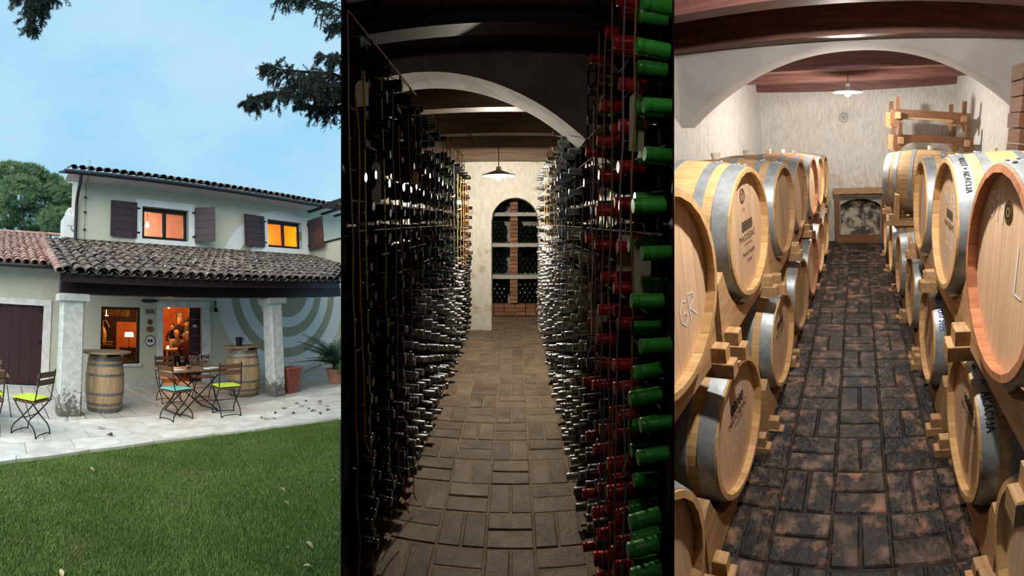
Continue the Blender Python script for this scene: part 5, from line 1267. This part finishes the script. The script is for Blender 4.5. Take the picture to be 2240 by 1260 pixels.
on_head(b, 'seal', ann(.029, .034), 'ink_brown', -.01, .165); on_head(b, 'seal', ([(-.017, .018), (-.008, .018), (0, .004), (.008, .018), (.017, .018), (.004, -.004), (.004, -.022), (-.004, -.022), (-.004, -.004)], [tuple(range(9))]), 'seal_red', -.01, .165)
on_head(b, 'seal', ann(.022, .025), 'ink_brown', -.01, .165)
on_head(b, 'chalk_writing', hand_shape('5', .085, .005), 'chalk', .07, .165)
on_head(BAR['lu', 0], 'chalk_writing', hand_shape('GR', .085, .006), 'chalk', .12, -.09, .1)
b = BAR['ll', 1]; brand(b, .04, .02); on_head(b, 'chalk_writing', hand_shape('MALVAZIJA', .06, .005), 'chalk', .03, .13, .03); on_head(b, 'chalk_writing', hand_shape('2025', .075, .005), 'chalk', .04, -.07); on_head(b, 'chalk_writing', hand_shape('T', .075, .005), 'chalk', .14, -.03); on_head(b, 'printed_name', text_shape('MATOŠEVIĆ', .045), 'ink_brown', -.02, .205)
b = BAR['ll', 2]; brand(b, .03, .03); on_head(b, 'chalk_writing', hand_shape('MALVAZIJA', .055, .005), 'chalk', 0, .14); on_head(b, 'chalk_writing', hand_shape('2025', .07, .005), 'chalk', 0, -.06); on_head(b, 'chalk_writing', hand_shape('G', .06, .005), 'chalk', .17, .02)
b = BAR['ru', 0]; on_head(b, 'chalk_writing', hand_shape('519', .075, .006), 'chalk', -.10, .165); on_head(b, 'chalk_writing', hand_shape('L', .12, .008), 'chalk', .11, .03)
on_head(b, 'seal', ([(x * .034 / .032, y * .034 / .032) for x, y in dsc[0]], dsc[1]), 'gold', -.005, .165); on_head(b, 'seal', ([(x * .95, y * .95) for x, y in dsc[0]], dsc[1]), 'ink_black', -.005, .165); bpy.data.objects[[o.name for o in b.children if o.name.startswith('seal')][-1]].location.x = -.0008
s_ = part('seal', MB().add([(HD - .003, .005 - x, .165 + y) for x, y in ann(.008, .014)[0]], ann(.008, .014)[1]), 'gold', b); s_ = part('seal', MB().add([(HD - .003, .005 - x, .165 + y) for x, y in ann(.024, .026)[0]], ann(.024, .026)[1]), 'gold', b)
b = BAR['ru', 1]; rings_logo(b, -.01, .04, .022); on_head(b, 'printed_name', text_shape('MATOŠEVIĆ', .038), 'ink_brown', -.01, -.01); on_head(b, 'chalk_writing', hand_shape('2025', .06, .006), 'chalk', .0, -.07); on_head(b, 'chalk_writing', hand_shape('MALVAZIJA', .045, .005), 'chalk', .0, .11); on_head(b, 'chalk_writing', hand_shape('513', .05, .005), 'chalk', -.04, .19)
on_round(b, 'ink_writing', hand_shape('HRAST + AKACIJA', .022, .0035), 'ink_black', .048, -.60, -PI / 2)
on_head(b, 'paper_label', ([(-.022, -.03), (.022, -.03), (.022, .03), (-.022, .03)], [(0, 1, 2, 3)]), 'paper', -.06, -.17)
b = BAR['rl', 1]; brand(b, -.01, .03); on_head(b, 'chalk_writing', hand_shape('MALVAZIJA', .055, .005), 'chalk', .0, .13); on_head(b, 'chalk_writing', hand_shape('2025', .07, .005), 'chalk', -.02, -.06); on_head(b, 'chalk_writing', hand_shape('G', .06, .005), 'chalk', .20, -.13)
on_round(b, 'ink_writing', hand_shape('AKACIJA', .030, .0045), 'ink_black', .043, -.80, -PI / 2); on_round(b, 'chalk_writing', hand_shape('AKACIJA', .032, .005), 'chalk', .094, -.62, -PI / 2, .003); on_round(b, 'ink_writing', hand_shape('A', .03, .004), 'ink_blue', .05, -.42, -PI / 2)
b = BAR['rl', 2]; on_round(b, 'ink_writing', hand_shape('ARES 1 CRU 2025', .024, .004), 'ink_blue', .045, -.70, -PI / 2)
b = BAR['rl', 4]; on_round(b, 'paper_label', ([(-.022, -.05), (.022, -.05), (.022, .05), (-.022, .05)], [(0, 1, 2, 3)]), 'paper', .042, -1.35)
on_head(BAR['rl', 0], 'chalk_writing', hand_shape('16', .07, .006), 'chalk', .0, .05)

# empty cradles stacked on the far barrel
def empty_cradle(label, loc, rz, flip, w=.92, d=.62, m='rack_brown'):
    t = thing('barrel_cradle', label, 'cradle', C_, loc, rz, 'stacked empty cradles')
    pts = [(-w / 2, .20), (w / 2, .20), (w / 2, .03), (w / 2 - .06, .0)]
    for k in range(9): a = PI / 2 * k / 8; pts.append((w / 2 - .06 - .17 * (1 - math.cos(a)) - .02, .12 * math.sin(a)))
    for k in range(8, -1, -1): a = PI / 2 * k / 8; pts.append((-(w / 2 - .06 - .17 * (1 - math.cos(a)) - .02), .12 * math.sin(a)))
    pts += [(-w / 2 + .06, 0), (-w / 2, .03)]
    for y in (0, d): part('rail', MB().prism(pts, y, y + .045, 'y'), m if y == 0 else 'rack_pine', t)
    for x in (-w / 2 + .05, w / 2 - .11): part('cross_beam', MB().brick(x, x + .06, -.03, d + .08, .10, .17, .004), 'rack_pine', t)
    for x in (-w / 2 + .05, w / 2 - .10): part('stub', MB().box(x, x + .045, -.02, .03, .20, .33), m, t); part('stub', MB().box(x, x + .045, d, d + .05, .20, .33), m, t)
    return t
empty_cradle('empty cradle on top of its stack by the end wall', (.83, 5.0, 1.70), .03, False)
empty_cradle('empty cradle directly on the far barrel, under another', (.86, 4.9, 1.43), .03, False)
# plank wall at the arch foot
t = thing('plank_stack', 'stacked reddish planks beside the arch foot', 'planks', C_, (1.10, 2.95, 1.50))
for i in range(6): part('plank', MB().brick(.02 + U(-.01, .01), .30, 0, .25, .11 * i, .11 * i + .105, .004), 'rack_brown', t)
part('post', MB().box(.05, .25, .05, .2, -1.5, 0), 'rack_brown', t)

# ------------------------------------------------------------------ cut what the partitions cut
def clip_tree(root, az, sgn):
    """keep what lies on the side sgn (+1 clockwise) of the partition in direction az"""
    NRM = Vector((math.cos(az), -math.sin(az), 0)) * sgn
    for o in [root] + list(root.children_recursive):
        if o.type != 'MESH': continue
        mw = o.matrix_world; ds = [(mw @ Vector(c) - CAM).dot(NRM) for c in o.bound_box]
        if min(ds) > .003: continue
        if max(ds) < .003:
            if o is not root: bpy.data.objects.remove(o)
            continue
        o.data = o.data.copy()
        bm = bmesh.new(); bm.from_mesh(o.data); inv = mw.inverted()
        co = inv @ (CAM + NRM * .003); no = (inv.to_3x3() @ NRM).normalized()
        res = bmesh.ops.bisect_plane(bm, geom=bm.verts[:] + bm.edges[:] + bm.faces[:], plane_co=co, plane_no=no, clear_inner=True, dist=1e-5)
        bm.to_mesh(o.data); bm.free()
        if len(o.data.polygons) == 0 and o is not root: bpy.data.objects.remove(o)
bpy.context.view_layer.update()
for o in [o for o in bpy.data.objects if o.parent is None and o.type in ('MESH', 'EMPTY')]:
    pl = o.get('place')
    base = o.name.split('.')[0]
    if pl == 'house' and base in ('lawn', 'patio', 'potted_cycad'): clip_tree(o, AZ1, -1)
    if pl in ('bottles', 'bfloor'): clip_tree(o, AZ1, 1)
    if pl in ('bottles', 'bfloor') and o.name in bpy.data.objects: clip_tree(o, AZ2, -1)
    if pl == 'barrels': clip_tree(o, AZ2, 1)
for o in list(bpy.data.objects):
    if 'place' in o: del o['place']
    if o.type == 'EMPTY' and o.parent is None and not o.children: bpy.data.objects.remove(o)   # cut away whole
